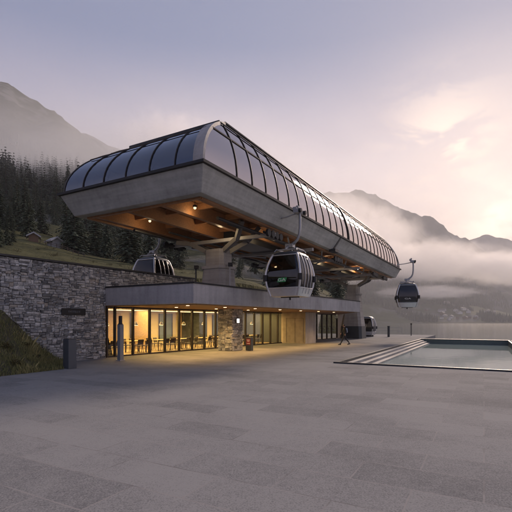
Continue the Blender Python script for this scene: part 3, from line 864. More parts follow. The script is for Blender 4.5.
# ------------------------------------------------------------------ posts and signs on the plaza
def post(name, loc, w, l, h, mat, label, cat, top=None, rz=None):
    r = empty(name, loc, PYAW-PI/2 if rz is None else rz)
    b = MB(); b.box((0,0,h/2), (w,l,h)); bevel(b.build('shaft', mat, r), .012)
    if top: top(r, h)
    tag(r, label, cat); return r
def cap(r, h):
    b = MB(); b.box((0,0,h+.012), (.36,.36,.024)); b.build('cap', M['darksteel'], r)
    b = MB(); b.box((-.181,-.02,h*.8), (.008,.2,.12)); b.build('plaque', M['black'], r)
M['paint_mid'] = simple('bollard_paint', (.085,.095,.11), .45, .2, .15)
post('bollard', V(-7.95,17.85,0), .36, .40, 1.24, M['paint_mid'], 'square dark grey bollard at the foot of the grass bank', 'bollard', cap)
def head(r, h):
    b = MB(); b.box((0,0,h+.02), (.2,.16,.05)); b.box((0,0,h+.24), (.15,.12,.40)); bevel(b.build('reader_head', M['darksteel'], r), .01)
    b = MB(); b.box((0,0,.02), (.30,.34,.04)); b.build('foot_plate', M['galv'], r)
post('ticket_post', V(-6.94,21.4,0), .22, .24, 1.85, M['paint_grey'], 'slim pale grey post with dark head in front of the lit windows', 'post', head)
# sign board next to the pillar
p = V(-.45,28.6,0)
r = empty('notice_stand', p, eyaw-PI/2)
b = MB(); b.box((0,0,.47), (.46,.26,.9)); bevel(b.build('box', M['paint_dark'], r), .02)
b = MB(); b.box((0,-.134,.62), (.34,.008,.42)); b.build('poster', M['red'], r)
b = MB()
for z_, w_ in ((.74,.24),(.66,.18),(.50,.26)): b.box((0,-.141,z_), (w_,.006,.03))
b.build('print', M['white'], r)
tag(r, 'dark stand with a red notice beside the stone pillar', 'notice stand')
r = empty('lit_sign', c_ if False else V(-1.77,29.1,2.05)+Mx*.70-E*.1, eyaw)
b = MB(); b.box((0,-.0,0), (.34,.05,.34)); b.build('case', M['darksteel'], r)
b = MB(); b.box((0,-.03,0), (.28,.012,.28)); b.build('lit_face', emit('sign_face', (1,.93,.82), 1.6), r)
tag(r, 'small square lit white sign on the side of the stone pillar', 'sign')
# tall dark post by the far windows, thin post by the water, dark bollard
def head2(r, h):
    b = MB(); b.box((0,0,h+.05), (.42,.3,.08)); b.build('cap', M['black'], r)
post('information_post', V(9.9,51.0,0), .24, .2, 2.3, M['black'], 'tall slim black post with flat cap beside the far end of the building', 'post', head2)
def head3(r, h):
    b = MB(); b.cyl((0,0,h-.02), (0,0,h+.04), .17, 14); b.build('cap', M['black'], r)
r = empty('bollard', V(17.2,54.2,0)); b = MB(); b.cyl((0,0,0), (0,0,1.38), .15, 16); b.build('shaft', M['paint_dark'], r); head3(r, 1.38)
tag(r, 'round black bollard near the lake edge right of the big column', 'bollard')
r = empty('bollard', V(21.9,59.0,0)); b = MB(); b.cyl((0,0,0), (0,0,1.55), .06, 10); b.build('shaft', M['darksteel'], r)
b = MB(); b.cyl((0,0,1.55), (0,0,1.75), .11, 12); b.build('lamp_head', M['black'], r)
tag(r, 'thin dark lamp post at the lake edge left of the pool', 'lamp post')
# railing along the lake edge
rl = empty('railing', Q(-22, 66.7)); OR = rl.location.copy()
b = MBo(OR)
for zz in (.55, 1.05): b.tube([Q(-30, 66.7, zz), Q(-11, 66.7, zz)], .018, 6)
b.build('rail', M['steel'], rl)
q = -30
while q <= -11: 
    b = MBo(OR); b.cyl(Q(q,66.7,0), Q(q,66.7,1.05), .02, 6); b.build('baluster', M['steel'], rl); q += 1.9
tag(rl, 'low thin metal railing along the far edge of the plaza', 'railing')
# two small masts standing on the canopy roof at the near column
for dn, lab in ((-1.35,'thin roof mast left of the near column'), (1.15,'thin roof mast with dark camera head right of the near column')):
    p = S(-14.7+dn, 20.6, ZC1); r = empty('roof_mast', p, 0)
    b = MB(); b.cyl((0,0,0), (0,0,1.45), .045, 8); b.build('pole', M['galv'] if dn > 0 else M['darksteel'], r)
    b = MB(); b.box((.04,-.06,1.5), (.26,.34,.2)); b.build('camera_head', M['black'], r)
    tag(r, lab, 'mast')

# ------------------------------------------------------------------ gondola cabins
def ring_rr(hx, hy, z, cr=.26, seg=5):
    pts = []
    for cx, cy, a0 in ((1,1,0),(-1,1,90),(-1,-1,180),(1,-1,270)):
        for k in range(seg+1):
            a = R(a0+90*k/seg); pts.append(V(cx*(hx-cr)+math.cos(a)*cr, cy*(hy-cr)+math.sin(a)*cr, z))
    return pts
def hx(z): return interp([0,.25,.6,.95,1.3,1.7,2.1,2.35,2.42], [.86,.94,1.04,1.09,1.08,1.0,.87,.75,.66], z)
def hy(z): return interp([0,.25,.6,.95,1.3,1.7,2.1,2.35,2.42], [.84,.90,.98,1.02,1.01,.94,.82,.70,.62], z)
def make_cabin(logo, hanger=True):
    r = empty('gondola_cabin', (0,0,0))
    b = MB(); zs = [0,.06,.22,.36,.44]; rows = [ring_rr(hx(z), hy(z), z) for z in zs]; b.grid(rows, closed_v=True); b.face(rows[0][::-1]); b.face(rows[-1]); b.build('lower_shell', M['silver'], r)
    b = MB(); rows = [ring_rr(hx(z)-.01, hy(z)-.01, z) for z in (.44,.6,.75,.95,1.2,1.45,1.7,1.95,2.15,2.25)]; b.grid(rows, closed_v=True); b.build('window_band', M['cabglass'], r)
    b = MB(); rows = [ring_rr(hx(z)+k, hy(z)+k, z) for z, k in ((2.25,.0),(2.3,.03),(2.38,.02),(2.46,-.1),(2.50,-.3))]; b.grid(rows, closed_v=True); b.face(rows[0][::-1]); b.face(rows[-1]); b.build('roof', M['paint_dark'], r)
    b = MB()                             # silver corner frames
    for sx in (-1,1):
        for sy in (-1,1):
            pts = [V(sx*(hx(z)-.06), sy*(hy(z)-.06), z) for z in (.02,.3,.6,.95,1.3,1.7,2.1,2.3)]
            b.tube(pts, .065, 8)
    for z, k in ((.45,.015),(2.24,.02)):
        rr_ = ring_rr(hx(z)+k, hy(z)+k, z); b.tube(rr_+[rr_[0]], .028, 6)
    b.build('corner_frame', M['silver'], r)
    for sx in (-1,1):                     # double doors on both long sides
        b = MB()
        for yy in (-.42, 0, .42):
            b.tube([V(sx*(hx(z)+.012), yy*(.95 if yy else 1), z) for z in (.15,.5,.95,1.3,1.7,2.1,2.2)], .02, 6)
        b.build('door_frame', M['silver'], r)
        b = MB()
        for yy in (-.2, -.1, .1, .2, .52, -.52): b.tube([V(sx*(hx(z)+.03), yy, z) for z in (.5,.95,1.2)], .012, 5)
        b.build('ski_rack', M['darksteel'], r)
    for sx in (-1,1):
        for sy in (-1,1):
            b = MB(); c = V(sx*(hx(.98)-.05), sy*(hy(.98)-.05), 1.0)
            b.cyl(c-V(0,0,.17), c+V(0,0,.17), .13, 12); b.build('bumper', M['black'], r)
    b = MB(); b.box((-.62,0,.50), (.36,1.5,.06)); b.box((.62,0,.50), (.36,1.5,.06)); b.box((-.80,0,.78), (.06,1.5,.5)); b.box((.80,0,.78), (.06,1.5,.5)); b.build('bench', M['darksteel'], r)
    b = MB(); b.cyl((0,0,-.18), (0,0,.0), .05, 8); b.box((0,0,-.02), (1.1,.12,.05)); b.build('floor_guide', M['black'], r)
    if logo == 1:                         # pale italic mark over a green shape on the end glass
        yb = -hy(.88)-.012
        lg = text('GA', .23, M['white'], r, (-.02, yb-.008, .86), (R(90-4), 0, 0), .004, 'logo')
        lg.scale = (1.5, 1, 1)
        b = MB(); b.hexa([(-.29,yb,.75),(.21,yb,.75),(.21,yb+.01,.75),(-.29,yb+.01,.75),(-.21,yb,.98),(.29,yb,.98),(.29,yb+.01,.98),(-.21,yb+.01,.98)])
        b.build('logo_shape', M['green'], r)
    elif logo == 2:
        yb = -hy(.88)-.012
        b = MB(); b.box((0,yb-.002,.82), (1.5,.012,.46)); b.build('dark_panel', M['black'], r)
        text('GA', .2, M['white'], r, (0, yb-.014, .84), (R(90), 0, 0), .003, 'logo').scale = (2.2,1,1)
    if hanger:
        b = MB()                          # roof frame with yokes
        for sy in (-1,1): b.bar((-.62,sy*.42,2.58), (.62,sy*.42,2.58), .07, .07)
        for sx in (-1,1):
            b.bar((sx*.6,-.5,2.60), (sx*.6,.5,2.60), .07, .07)
            b.tube([(sx*.6,-.5,2.6), (sx*.68,-.62,2.46)], .03); b.tube([(sx*.6,.5,2.6), (sx*.68,.62,2.46)], .03)
        b.bar((-.1,-.42,2.62), (.0,.0,2.9), .08, .1); b.bar((-.1,.42,2.62), (.0,.0,2.9), .08, .1)
        b.box((0,0,2.84), (.46,.34,.2)); b.build('roof_frame', M['steel'], r)
        b = MB(); b.tube([(0,0,2.84),(.22,0,2.96),(.44,0,3.15),(.56,0,3.42),(.60,0,3.8),(.60,0,4.3),(.58,0,4.62)], [.085,.085,.08,.075,.07,.07,.07], 10); b.build('hanger_arm', M['steel'], r)
        b = MB(); b.box((.5,0,4.68), (.34,.62,.2)); b.box((.34,0,4.86), (.2,.34,.16)); b.box((.42,.1,4.98), (.12,.2,.12))
        b.tube([(.5,0,4.62),(-.25,0,4.47),(-.95,0,4.42)], .04)
        b.cyl((-.98,0,4.42), (-.88,0,4.42), .1, 10)
        grip = b.build('grip', M['galv'], r)
        for yy in (-.32, .32):
            b = MB(); b.cyl((.68,yy,4.66), (.82,yy,4.66), .12, 12); b.build('roller', M['black'], grip)
    return r
CYAW = math.atan2(D.y, D.x) - PI/2        # local -y looks back down the axis towards the camera, local x = N
c1 = make_cabin(1); c1.location = V(1.90, 23.3, 3.37); c1.rotation_euler.z = CYAW
tag(c1, 'silver gondola cabin with green and white logo, nearest, hanging in front of the station', 'gondola', 'gondola cabins of the cable car')
c2 = make_cabin(2); c2.location = V(15.5, 42.9, 3.45); c2.rotation_euler.z = CYAW+R(14)
tag(c2, 'silver gondola cabin with black lower band hanging at the lake end of the station', 'gondola', 'gondola cabins of the cable car')
c3 = make_cabin(0); c3.location = V(-7.1, 28.9, 3.95); c3.rotation_euler.z = CYAW
tag(c3, 'dark gondola cabin behind the canopy, half hidden by the stone wall', 'gondola', 'gondola cabins of the cable car')
c4 = make_cabin(0, False); c4.location = V(14.9, 56.2, .19); c4.rotation_euler.z = CYAW
tag(c4, 'gondola cabin without hanger parked on the ground behind the big column', 'gondola', 'gondola cabins of the cable car')
# mark the parked one's stand
r = empty('cabin_stand', V(14.9,56.2,0), CYAW); b = MB(); b.box((0,-.5,.09), (1.5,.2,.17)); b.box((0,.5,.09), (1.5,.2,.17)); b.build('skid', M['darksteel'], r)
tag(r, 'dark skids under the parked gondola cabin', 'stand')

# ------------------------------------------------------------------ person walking
def skin_body(name, joints, edges, radii, mat, parent, sub=2):
    me = bpy.data.meshes.new(name); me.from_pydata([tuple(j) for j in joints], edges, [])
    o = bpy.data.objects.new(name, me); COL.objects.link(o); o.parent = parent
    m = o.modifiers.new('skin', 'SKIN'); 
    sv = me.skin_vertices[0].data if me.skin_vertices else None
    if sv is None:
        bm = bmesh.new(); bm.from_mesh(me); bm.verts.layers.skin.verify(); bm.to_mesh(me); bm.free(); sv = me.skin_vertices[0].data
    for i, rr_ in enumerate(radii):
        sv[i].radius = (rr_, rr_) if not isinstance(rr_, tuple) else rr_; sv[i].use_root = (i == 0)
    s_ = o.modifiers.new('sub', 'SUBSURF'); s_.levels = sub; s_.render_levels = sub
    me.materials.append(mat); return o
# person local: faces -x (walking left in the photo), 1.72 m
pr = empty('person', V(7.62, 35.9, 0), R(8))
J = [(0,0,.93),(.02,0,1.12),(-.01,0,1.32),(-.02,0,1.45),(-.04,0,1.53),            # pelvis chest neck  0-4
     (0,-.09,.88),(-.20,-.09,.50),(-.40,-.09,.10),(-.52,-.09,.05),                  # front leg 5-8
     (0,.09,.88),(.13,.09,.50),(.42,.09,.20),(.40,.09,.07),                          # rear leg 9-12
     (-.01,-.17,1.40),(.08,-.23,1.14),(-.03,-.22,.92),                               # arm near 13-15
     (-.01,.17,1.40),(-.10,.23,1.15),(-.26,.20,.98)]                                 # arm far 16-18
Ed = [(0,1),(1,2),(2,3),(3,4),(0,5),(5,6),(6,7),(7,8),(0,9),(9,10),(10,11),(11,12),(2,13),(13,14),(14,15),(2,16),(16,17),(17,18)]
Ra = [(.15,.12),(.15,.11),(.17,.12),(.08,.08),(.055,.055),.10,.07,.05,.04,.10,.07,.05,.04,.065,.045,.035,.065,.045,.035]
bod = skin_body('body', J, Ed, Ra, M['cloth_dark'], pr)
b = MB()
rows = []
for i in range(1, 12):
    ph = PI*i/12; rows.append([V(-.05+math.cos(a)*math.sin(ph)*.095-(.012 if abs(a-PI)<.4 and .9<ph<1.9 else 0), math.sin(a)*math.sin(ph)*.078, 1.62+math.cos(ph)*.118) for a in [2*PI*k/16 for k in range(16)]])
b.grid(rows, closed_v=True); b.face(rows[0]); b.face(rows[-1][::-1])
b.hexa([(-.145,-.012,1.585),(-.165,-.008,1.585),(-.165,.008,1.585),(-.145,.012,1.585),(-.135,-.006,1.63),(-.142,-.004,1.63),(-.142,.004,1.63),(-.135,.006,1.63)])
for sy in (-1,1): b.box((-.04,sy*.08,1.61), (.03,.014,.05))
b.build('head', M['skin'], pr)
b = MB(); rows = []
for i in range(1, 8):
    ph = PI*i/12; rows.append([V(-.038+math.cos(a)*math.sin(ph)*.105, math.sin(a)*math.sin(ph)*.09, 1.64+math.cos(ph)*.115) for a in [2*PI*k/16 for k in range(16)]])
b.grid(rows, closed_v=True); b.face(rows[0]); b.face(rows[-1][::-1]); b.build('hair', M['hair'], pr)
def hand(root, dirv, nm='hand'):
    root = Vector(root); d = Vector(dirv).normalized(); side = V(1,0,0) if abs(d.x) < .8 else V(0,0,1); side = (side - d*side.dot(d)).normalized()
    b = MB(); b.tube([root-d*.02, root+d*.03, root+d*.085], [.024,.034,.03], 8)
    for k, ln in enumerate((.062,.075,.07,.055)):
        p = root + d*.08 + side*(-.024+.016*k); q = p + d*ln*.5; e_ = q + d*ln*.4 + d.cross(side)*ln*.3
        b.tube([p, q, e_], [.009,.0085,.007], 6)
    p = root + d*.025 - side*.03; b.tube([p, p-side*.022+d*.025, p-side*.028+d*.055], [.011,.010,.008], 6)
    return b.build(nm, M['skin'], pr)
hand((-.03,-.22,.92), (-.15,0,-1)); hand((-.26,.20,.98), (-.5,0,-1))
for p in ((-.46,-.09,.045),(.43,.09,.06)):
    b = MB(); x, y, z_ = p; tilt = .05 if x < 0 else -.06
    b.hexa([(x-.17,y-.045,max(0,z_-.045+tilt*.3)),(x+.10,y-.04,0 if x<0 else .05),(x+.10,y+.04,0 if x<0 else .05),(x-.17,y+.045,max(0,z_-.045+tilt*.3)),
            (x-.15,y-.04,z_+.02),(x+.09,y-.04,z_+.07),(x+.09,y+.04,z_+.07),(x-.15,y+.04,z_+.02)]); bevel(b.build('shoe', M['black'], pr), .015)
b = MB(); b.hexa([(.09,-.13,1.05),(.24,-.12,1.05),(.24,.12,1.05),(.09,.13,1.05),(.08,-.12,1.44),(.20,-.10,1.44),(.20,.10,1.44),(.08,.12,1.44)])
bevel(b.build('backpack', M['cloth_blue'], pr), .04, 3)
tag(pr, 'person in dark clothes with pale blue backpack walking across the plaza', 'person')

# ------------------------------------------------------------------ conifers
def conifer(seed, H=1.0, lean=0):
    q = random.Random(seed); cr = MB(); R0 = q.uniform(.15,.19); nw = 30
    for k in range(nw):
        f = k/nw; z = H*(.06+.94*f**.92); rad = R0*(1-f)**.82*q.uniform(.82,1.12)+.006; nb_ = int(11-5*f)
        for j in range(nb_):
            a = 2*PI*(j+q.random()*.8)/nb_ + k*1.3; L_ = rad*q.uniform(.65,1.15); d = V(math.cos(a), math.sin(a), 0); sd = V(-d.y, d.x, 0)
            ns = 4
            for m_ in range(ns):
                x0, x1 = L_*(m_/ns), L_*((m_+1.25)/ns); w = L_*.30*(1.05-m_/ns*.75)
                dz0 = -(x0**1.2)*.55; dz1 = -(x1**1.2)*.62 - q.uniform(0,.008)
                tw = q.uniform(-.35,.35)
                p0 = d*x0+V(0,0,z+dz0); p1 = d*x1+V(0,0,z+dz1)
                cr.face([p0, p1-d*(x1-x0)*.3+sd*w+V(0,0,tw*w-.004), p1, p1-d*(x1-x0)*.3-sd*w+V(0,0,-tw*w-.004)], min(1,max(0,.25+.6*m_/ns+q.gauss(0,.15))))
    cr.tube([(0,0,H*.93),(0,0,H*1.02)], [.006,.001], 4, .5)
    tr = MB(); tr.tube([(0,0,-.06*H),(0,0,H*.3),(0,0,H*.97)], [.017,.012,.002], 7)
    return cr, tr
protos = []
for i in range(6):
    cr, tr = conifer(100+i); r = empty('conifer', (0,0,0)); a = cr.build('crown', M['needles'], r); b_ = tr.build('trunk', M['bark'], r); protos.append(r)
def tree_at(k, x, y, h, wd, label, group):
    z = hill_h(x, y); r = protos[k] if not used_p[k] else copy_tree(protos[k]); used_p[k] = True
    r.location = (x, y, z-.25); r.scale = (h*wd, h*wd, h); r.rotation_euler = (rf.gauss(0,.025), rf.gauss(0,.025), rf.uniform(0, 6.28)); tag(r, label, 'conifer', group); return r
used_p = [False]*6; rf = random.Random(77)
# foreground group at the left edge of the meadow
for i, (px, d, h, lab) in enumerate(((-1,52,4.6,'dark conifer cut by the left edge of the photo'),(6,56,4.2,'dark conifer at the left edge, second from the frame'),(13,60,3.6,'dark bushy conifer right of the pair at the left edge'),(66,92,6.2,'lone small conifer on the meadow below the forest'),(-24,58,12,'dark conifer just outside the left edge'))):
    if px < -20: continue
    tree_at(i % 6, (px-256)/F*d, d, h, 1.15, lab, 'conifers on the meadow')
n = 0; tries = 0; pts = []
while n < 285 and tries < 20000:
    tries += 1
    d = 64 + 250*rf.random()**1.15; px = rf.uniform(-45, 345)
    x = (px-256)/F*d
    edge = interp([-50,0,60,100,150,200,260,345], [82,82,72,66,66,100,95,90], px)
    if d < edge: continue
    # small clearing with the pale meadow patch seen under the station
    if 180 < px < 210 and d < 220: continue
    if 22 < px < 64 and d < 78: continue
    if any((x-a)**2+(d-c_)**2 < (1.8+d*.009)**2 for a, c_ in pts): continue
    pts.append((x, d)); n += 1
    zone = 'left end of the wood' if px < 60 else ('slope left behind the station' if px < 140 else 'slope under the station')
    near = 'front row' if d < 160 else ('middle rows' if d < 270 else 'upper misty rows')
    tree_at(rf.randrange(6), x, d, interp([80,160,260,420],[10.5,15,19,22], d)*rf.uniform(.55,1.2), rf.uniform(.8,1.4), 'dark conifer, %s, %s' % (zone, near), 'conifers, %s, %s' % (zone, near))
for i in range(26):
    d = rf.uniform(42, 66); px = rf.uniform(-5, 195); x = (px-256)/F*d
    b = shrub_mesh(300+i, rf.uniform(.35,.8), 160); o = b.build('meadow_bush', M['shrub'], None, V(x, d, hill_h(x, d)+.05))
    tag(o, 'small dark bush on the meadow behind the stone wall, %s part' % ('left' if px < 60 else 'middle' if px < 125 else 'right'), 'bush', 'bushes on the %s part of the meadow' % ('left' if px < 60 else 'middle' if px < 125 else 'right'))
# the wood above: one mass
def low_tree(b, x, y, z, h, q):
    r_ = h*.17; seg = 6; a0 = q.random()
    for lv in range(NL):
        f_ = lv/NL; zb = z + h*(.08+.84*f_); zt = z + h*min(1, .08+.84*f_+1.5/NL); rr_ = r_*(1-f_)**.85*q.uniform(.8,1.15)+.02*h
        ringv = [V(x+math.cos(a0+2*PI*k/seg)*rr_*q.uniform(.75,1.15), y+math.sin(a0+2*PI*k/seg)*rr_, zb-q.uniform(0,.05)*h) for k in range(seg)]
        for k in range(seg): b.face([ringv[k], ringv[(k+1)%seg], V(x, y, zt)], q.random()*.8)
NL = 6
mb = MB(); q = random.Random(5); TPL = []
for i in range(5):
    qq = random.Random(900+i); fl = []; R0 = qq.uniform(.15,.21); nw = 17
    for k in range(nw):
        f = k/nw; z0 = .05+.95*f; rad = R0*(1-f)**.8*qq.uniform(.75,1.2)+.008; nb_ = int(8-3*f)
        for j in range(nb_):
            a = 2*PI*(j+qq.random()*.8)/nb_+k; L_ = rad*qq.uniform(.6,1.2); dd = V(math.cos(a), math.sin(a), 0); sd_ = V(-dd.y, dd.x, 0)
            for x0, x1, w_ in ((0, .65*L_, .34*L_), (.4*L_, L_, .2*L_)):
                zz = z0 - x1*.6; tw = qq.uniform(-.4,.4)*w_
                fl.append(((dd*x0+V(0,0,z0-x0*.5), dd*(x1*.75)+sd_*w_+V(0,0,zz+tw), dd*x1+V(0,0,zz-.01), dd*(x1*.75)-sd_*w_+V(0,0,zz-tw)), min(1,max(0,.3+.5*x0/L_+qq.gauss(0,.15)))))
    TPL.append(fl)
def mid_tree(b, x, y, z, h, q):
    ca, sa = math.cos(q.random()*6.28), 0; a = q.random()*6.28; ca, sa = math.cos(a)*h, math.sin(a)*h; w = q.uniform(.8,1.35); lx, ly = q.gauss(0,.02), q.gauss(0,.02); tt = q.uniform(-.2,.2)
    for p4, t_ in q.choice(TPL):
        b.face([(x+(p.x*ca-p.y*sa)*w+lx*p.z*h, y+(p.x*sa+p.y*ca)*w+ly*p.z*h, z+p.z*h) for p in p4], min(1,max(0,t_+tt)))
n = 0
while n < 3800:
    d = 190 + 430*q.random()**1.2; px = q.uniform(-60, 345); x = (px-256)/F*d
    if noise.noise(V(x*.006, d*.006, 8)) < -.5 + max(0, d-330)/290*.65: 
        n += 1 if q.random() < .15 else 0
        continue
    (mid_tree if d < 420 else low_tree)(mb, x, d, hill_h(x, d)-.5, q.uniform(10,23), q); n += 1
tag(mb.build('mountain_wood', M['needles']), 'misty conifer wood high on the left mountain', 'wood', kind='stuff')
# far shore: find the ground by casting down on the far mountain
bpy.context.view_layer.update()
fm = bpy.data.objects['far_mountain']; dg = bpy.context.evaluated_depsgraph_get()
def far_z(x, y):
    ok, loc, nn_, idx = fm.ray_cast(V(x, y, 2000), V(0,0,-1)); return loc.z if ok else None
NL = 3
mb = MB(); n = 0
while n < 5200:
    d = q.uniform(1470, 2150)**1.0; px = q.uniform(330, 540); x = (px-256)/F*d; z = far_z(x, d)
    if z is None or z < 0: n += 1; continue
    k_ = noise.noise(V(x*.007, d*.0035, 1.5)); thr = .12 if z < 70 else -.2
    if 438 < px < 482 and z < 45: thr = .45
    if k_ < thr: n += .3; continue
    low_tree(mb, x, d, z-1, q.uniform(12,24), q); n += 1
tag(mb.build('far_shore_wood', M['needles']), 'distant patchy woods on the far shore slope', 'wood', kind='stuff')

# ------------------------------------------------------------------ houses
def house(loc, w, l, h, rz, wall, roof, label, cat, grp, name='house', wins=False):
    r = empty(name, loc, rz)
    b = MB(); b.box((0,0,h/2-.5), (w,l,h+1)); b.face([(-w/2,-l/2,h),(w/2,-l/2,h),(0,-l/2,h+w*.32)]); b.face([(-w/2,l/2,h),(w/2,l/2,h),(0,l/2,h+w*.32)]); b.build('wall', wall, r)
    b = MB(); e = .5*w/10+.3; zt = h+w*.32+.25
    for sx in (-1,1): b.hexa([(sx*(w/2+e),-l/2-e,h-e*.6),(0,-l/2-e,zt-.25),(0,l/2+e,zt-.25),(sx*(w/2+e),l/2+e,h-e*.6),(sx*(w/2+e),-l/2-e,h-e*.6+.25),(0,-l/2-e,zt),(0,l/2+e,zt),(sx*(w/2+e),l/2+e,h-e*.6+.25)])
    b.build('roof', roof, r)
    if wins:
        b = MB()
        for fl in range(max(1, int(h//2.8))):
            for k in range(3):
                b.box((-w/2+w*(k+.5)/3, -l/2-.02, 1.5+2.8*fl), (1.1,.08,1.3))
        b.build('window', M['bluegrey'], r)
    tag(r, label, cat, grp); return r
rh = random.Random(9)
spots = []
for i in range(30):
    px = rh.uniform(441, 480); d = rh.uniform(1530, 1800)
    spots.append((px, d, 'big' if i < 7 else 'small'))
for i in range(5): spots.append((rh.uniform(484, 500), rh.uniform(1640,1760), 'small'))
for i in range(4): spots.append((rh.uniform(404, 436), rh.uniform(1530,1700), 'small'))
for px, d, kind in spots:
    x = (px-256)/F*d; z = far_z(x, d)
    if z is None: continue
    big = kind == 'big'; w = rh.uniform(13,18) if big else rh.uniform(8,12); wl = rh.random() < .75
    zone = 'in the lakeside village' if 441 <= px <= 480 else ('right of the lakeside village' if px > 480 else 'left of the lakeside village')
    lb = '%s %s house %s on the far shore' % ('large' if big else 'small', 'white' if wl else 'timber', zone)
    house(V(x, d, z), w, w*rh.uniform(1.1,1.6), rh.uniform(6,11) if big else rh.uniform(4,7), rh.uniform(-.5,.9)+(PI/2 if rh.random()<.5 else 0), M['house_white'] if wl else M['house_wood'], M['house_roof'], lb, 'house', lb+'s')
# pale hut and snow fence on the meadow, left
x, d = (33.5-256)/F*72, 72
house(V(x,d,hill_h(x,d)+.1), 1.5, 1.8, .7, .5, M['house_wood'], M['galv'], 'small brown timber hut with grey roof on the meadow at left', 'hut', None, 'hut', False)
x, d = (54-256)/F*72, 72
house(V(x,d,hill_h(x,d)+.3), 1.5, 1.9, .7, .9, M['galv'], M['silver'], 'small pale grey shed at the forest edge on the meadow', 'shed', None, 'shed', False)
fe = empty('snow_fence', V((58-256)/F*68, 68, hill_h((58-256)/F*68, 68)), 0); fo = fe.location.copy()
b = MBo(fo)
for k in range(9):
    px = 40+k*5.5; y = 70-k*1.0; x = (px-256)/F*y; z = hill_h(x, y)
    b.cyl(V(x,y,z-.3), V(x,y,z+.7), .045, 6)
    if k: b.bar(pv+V(0,0,.6), V(x,y,z+.6), .04, .07); b.bar(pv+V(0,0,.35), V(x,y,z+.35), .04, .07)
    pv = V(x,y,z)
b.build('rails', M['bark'], fe)
tag(fe, 'weathered wooden fence running down the meadow below the forest', 'fence')

# ------------------------------------------------------------------ haze and fog
def volume_mat(name, color, dens, aniso=.2):
    m, nt, out = newmat(name); p = nd(nt, 'ShaderNodeVolumePrincipled'); p.inputs['Color'].default_value = (*color, 1)
    p.inputs['Density'].default_value = dens; p.inputs['Anisotropy'].default_value = aniso
    lk(nt, p.outputs[0], out.inputs['Volume']); return m, nt, p
m, nt, p = volume_mat('haze_air', (.99,.985,1.0), .00020, .1)
b = MB(); b.box((450, 1875, 430), (7700, 4150, 900)); hz = b.build('haze', m); tag(hz, kind='stuff')
def fog(loc, size, dens, scale, seed, col=(.96,.93,.94), lo=.42, hi=.68, rz=0, name='fog_bank', stretch=(2.3,1.4,.9)):
    m, nt, p = volume_mat('fog', col, dens, .42)
    tc = nd(nt, 'ShaderNodeTexCoord'); ln = nd(nt, 'ShaderNodeVectorMath', operation='LENGTH'); lk(nt, tc.outputs['Object'], ln.inputs[0])
    fall = nd(nt, 'ShaderNodeMapRange'); fall.inputs[1].default_value = .98; fall.inputs[2].default_value = .25; fall.interpolation_type = 'SMOOTHSTEP'; lk(nt, ln.outputs['Value'], fall.inputs[0])
    mp = nd(nt, 'ShaderNodeMapping'); mp.inputs['Location'].default_value = (seed*3.1, seed*1.7, seed); mp.inputs['Scale'].default_value = stretch
    lk(nt, tc.outputs['Object'], mp.inputs[0])
    n = noise_n(nt, mp.outputs[0], scale, 5, .65, .5)
    f2 = mth(nt, 'ADD', n, mth(nt, 'MULTIPLY', mth(nt, 'SUBTRACT', fall.outputs[0], .5), .35))
    r = nd(nt, 'ShaderNodeMapRange'); r.inputs[1].default_value = lo; r.inputs[2].default_value = hi; r.interpolation_type = 'SMOOTHSTEP'; lk(nt, f2, r.inputs[0])
    dd = mth(nt, 'MULTIPLY', mth(nt, 'MULTIPLY', r.outputs[0], fall.outputs[0]), dens); lk(nt, dd, p.inputs['Density'])
    bm = bmesh.new(); bmesh.ops.create_icosphere(bm, subdivisions=3, radius=1); me = bpy.data.meshes.new(name); bm.to_mesh(me); bm.free(); me.materials.append(m)
    o = bpy.data.objects.new(name, me); COL.objects.link(o); o.location = loc; o.scale = size; o.rotation_euler.z = rz; tag(o, kind='stuff'); return o
fog(px_h(420, 262, 1820), (620, 300, 150), .0075, 2.3, 1.3, (1,.985,.975), .44, .58)
fog(px_h(520, 268, 1780), (420, 280, 130), .0080, 2.4, 3.3, (1,.985,.975), .44, .60)
fog(px_h(360, 240, 1700), (380, 280, 190), .0075, 2.0, 5.3, (1,.985,.975), .42, .60)
fog(px_h(335, 212, 1950), (340, 240, 120), .006, 2.4, 8.1, (1,.98,.98), .40, .62)
fog(px_h(430, 292, 1450), (330, 120, 40), .010, 2.2, 9.7, (1,.985,.975), .46, .62)
fog(px_h(175, 150, 760), (170, 160, 75), .014, 2.6, 2.2, (.99,.98,1), .40, .66)
fog(px_h(290, 250, 640), (280, 160, 90), .010, 2.8, 6.4, (.99,.98,1), .34, .66)
fog(px_h(80, 186, 270), (300, 130, 60), .013, 2.0, 7.4, (.98,.99,1), .26, .66)

# ------------------------------------------------------------------ world and sun
w = bpy.data.worlds.new('World'); SC.world = w; w.use_nodes = True; nt = w.node_tree; nt.nodes.clear()
out = nd(nt, 'ShaderNodeOutputWorld'); bg = nd(nt, 'ShaderNodeBackground'); lk(nt, bg.outputs[0], out.inputs[0])
tc = nd(nt, 'ShaderNodeTexCoord'); sep = nd(nt, 'ShaderNodeSeparateXYZ'); lk(nt, tc.outputs['Generated'], sep.inputs[0])
ez = mth(nt, 'MAXIMUM', sep.outputs[2], 0.0)
base = ramp(nt, ez, [(0, (.50,.405,.42)), (.14, (.53,.44,.47)), (.32, (.43,.385,.455)), (.55, (.138,.176,.295)), (1, (.14,.165,.26))])
GL = V(.57, 1, .235).normalized()
dt = nd(nt, 'ShaderNodeVectorMath', operation='DOT_PRODUCT'); lk(nt, tc.outputs['Generated'], dt.inputs[0]); dt.inputs[1].default_value = GL
dp = mth(nt, 'MAXIMUM', dt.outputs['Value'], 0.0)
GW = V(.85, .75, .10).normalized()
d3 = nd(nt, 'ShaderNodeVectorMath', operation='DOT_PRODUCT'); lk(nt, tc.outputs['Generated'], d3.inputs[0]); d3.inputs[1].default_value = GW
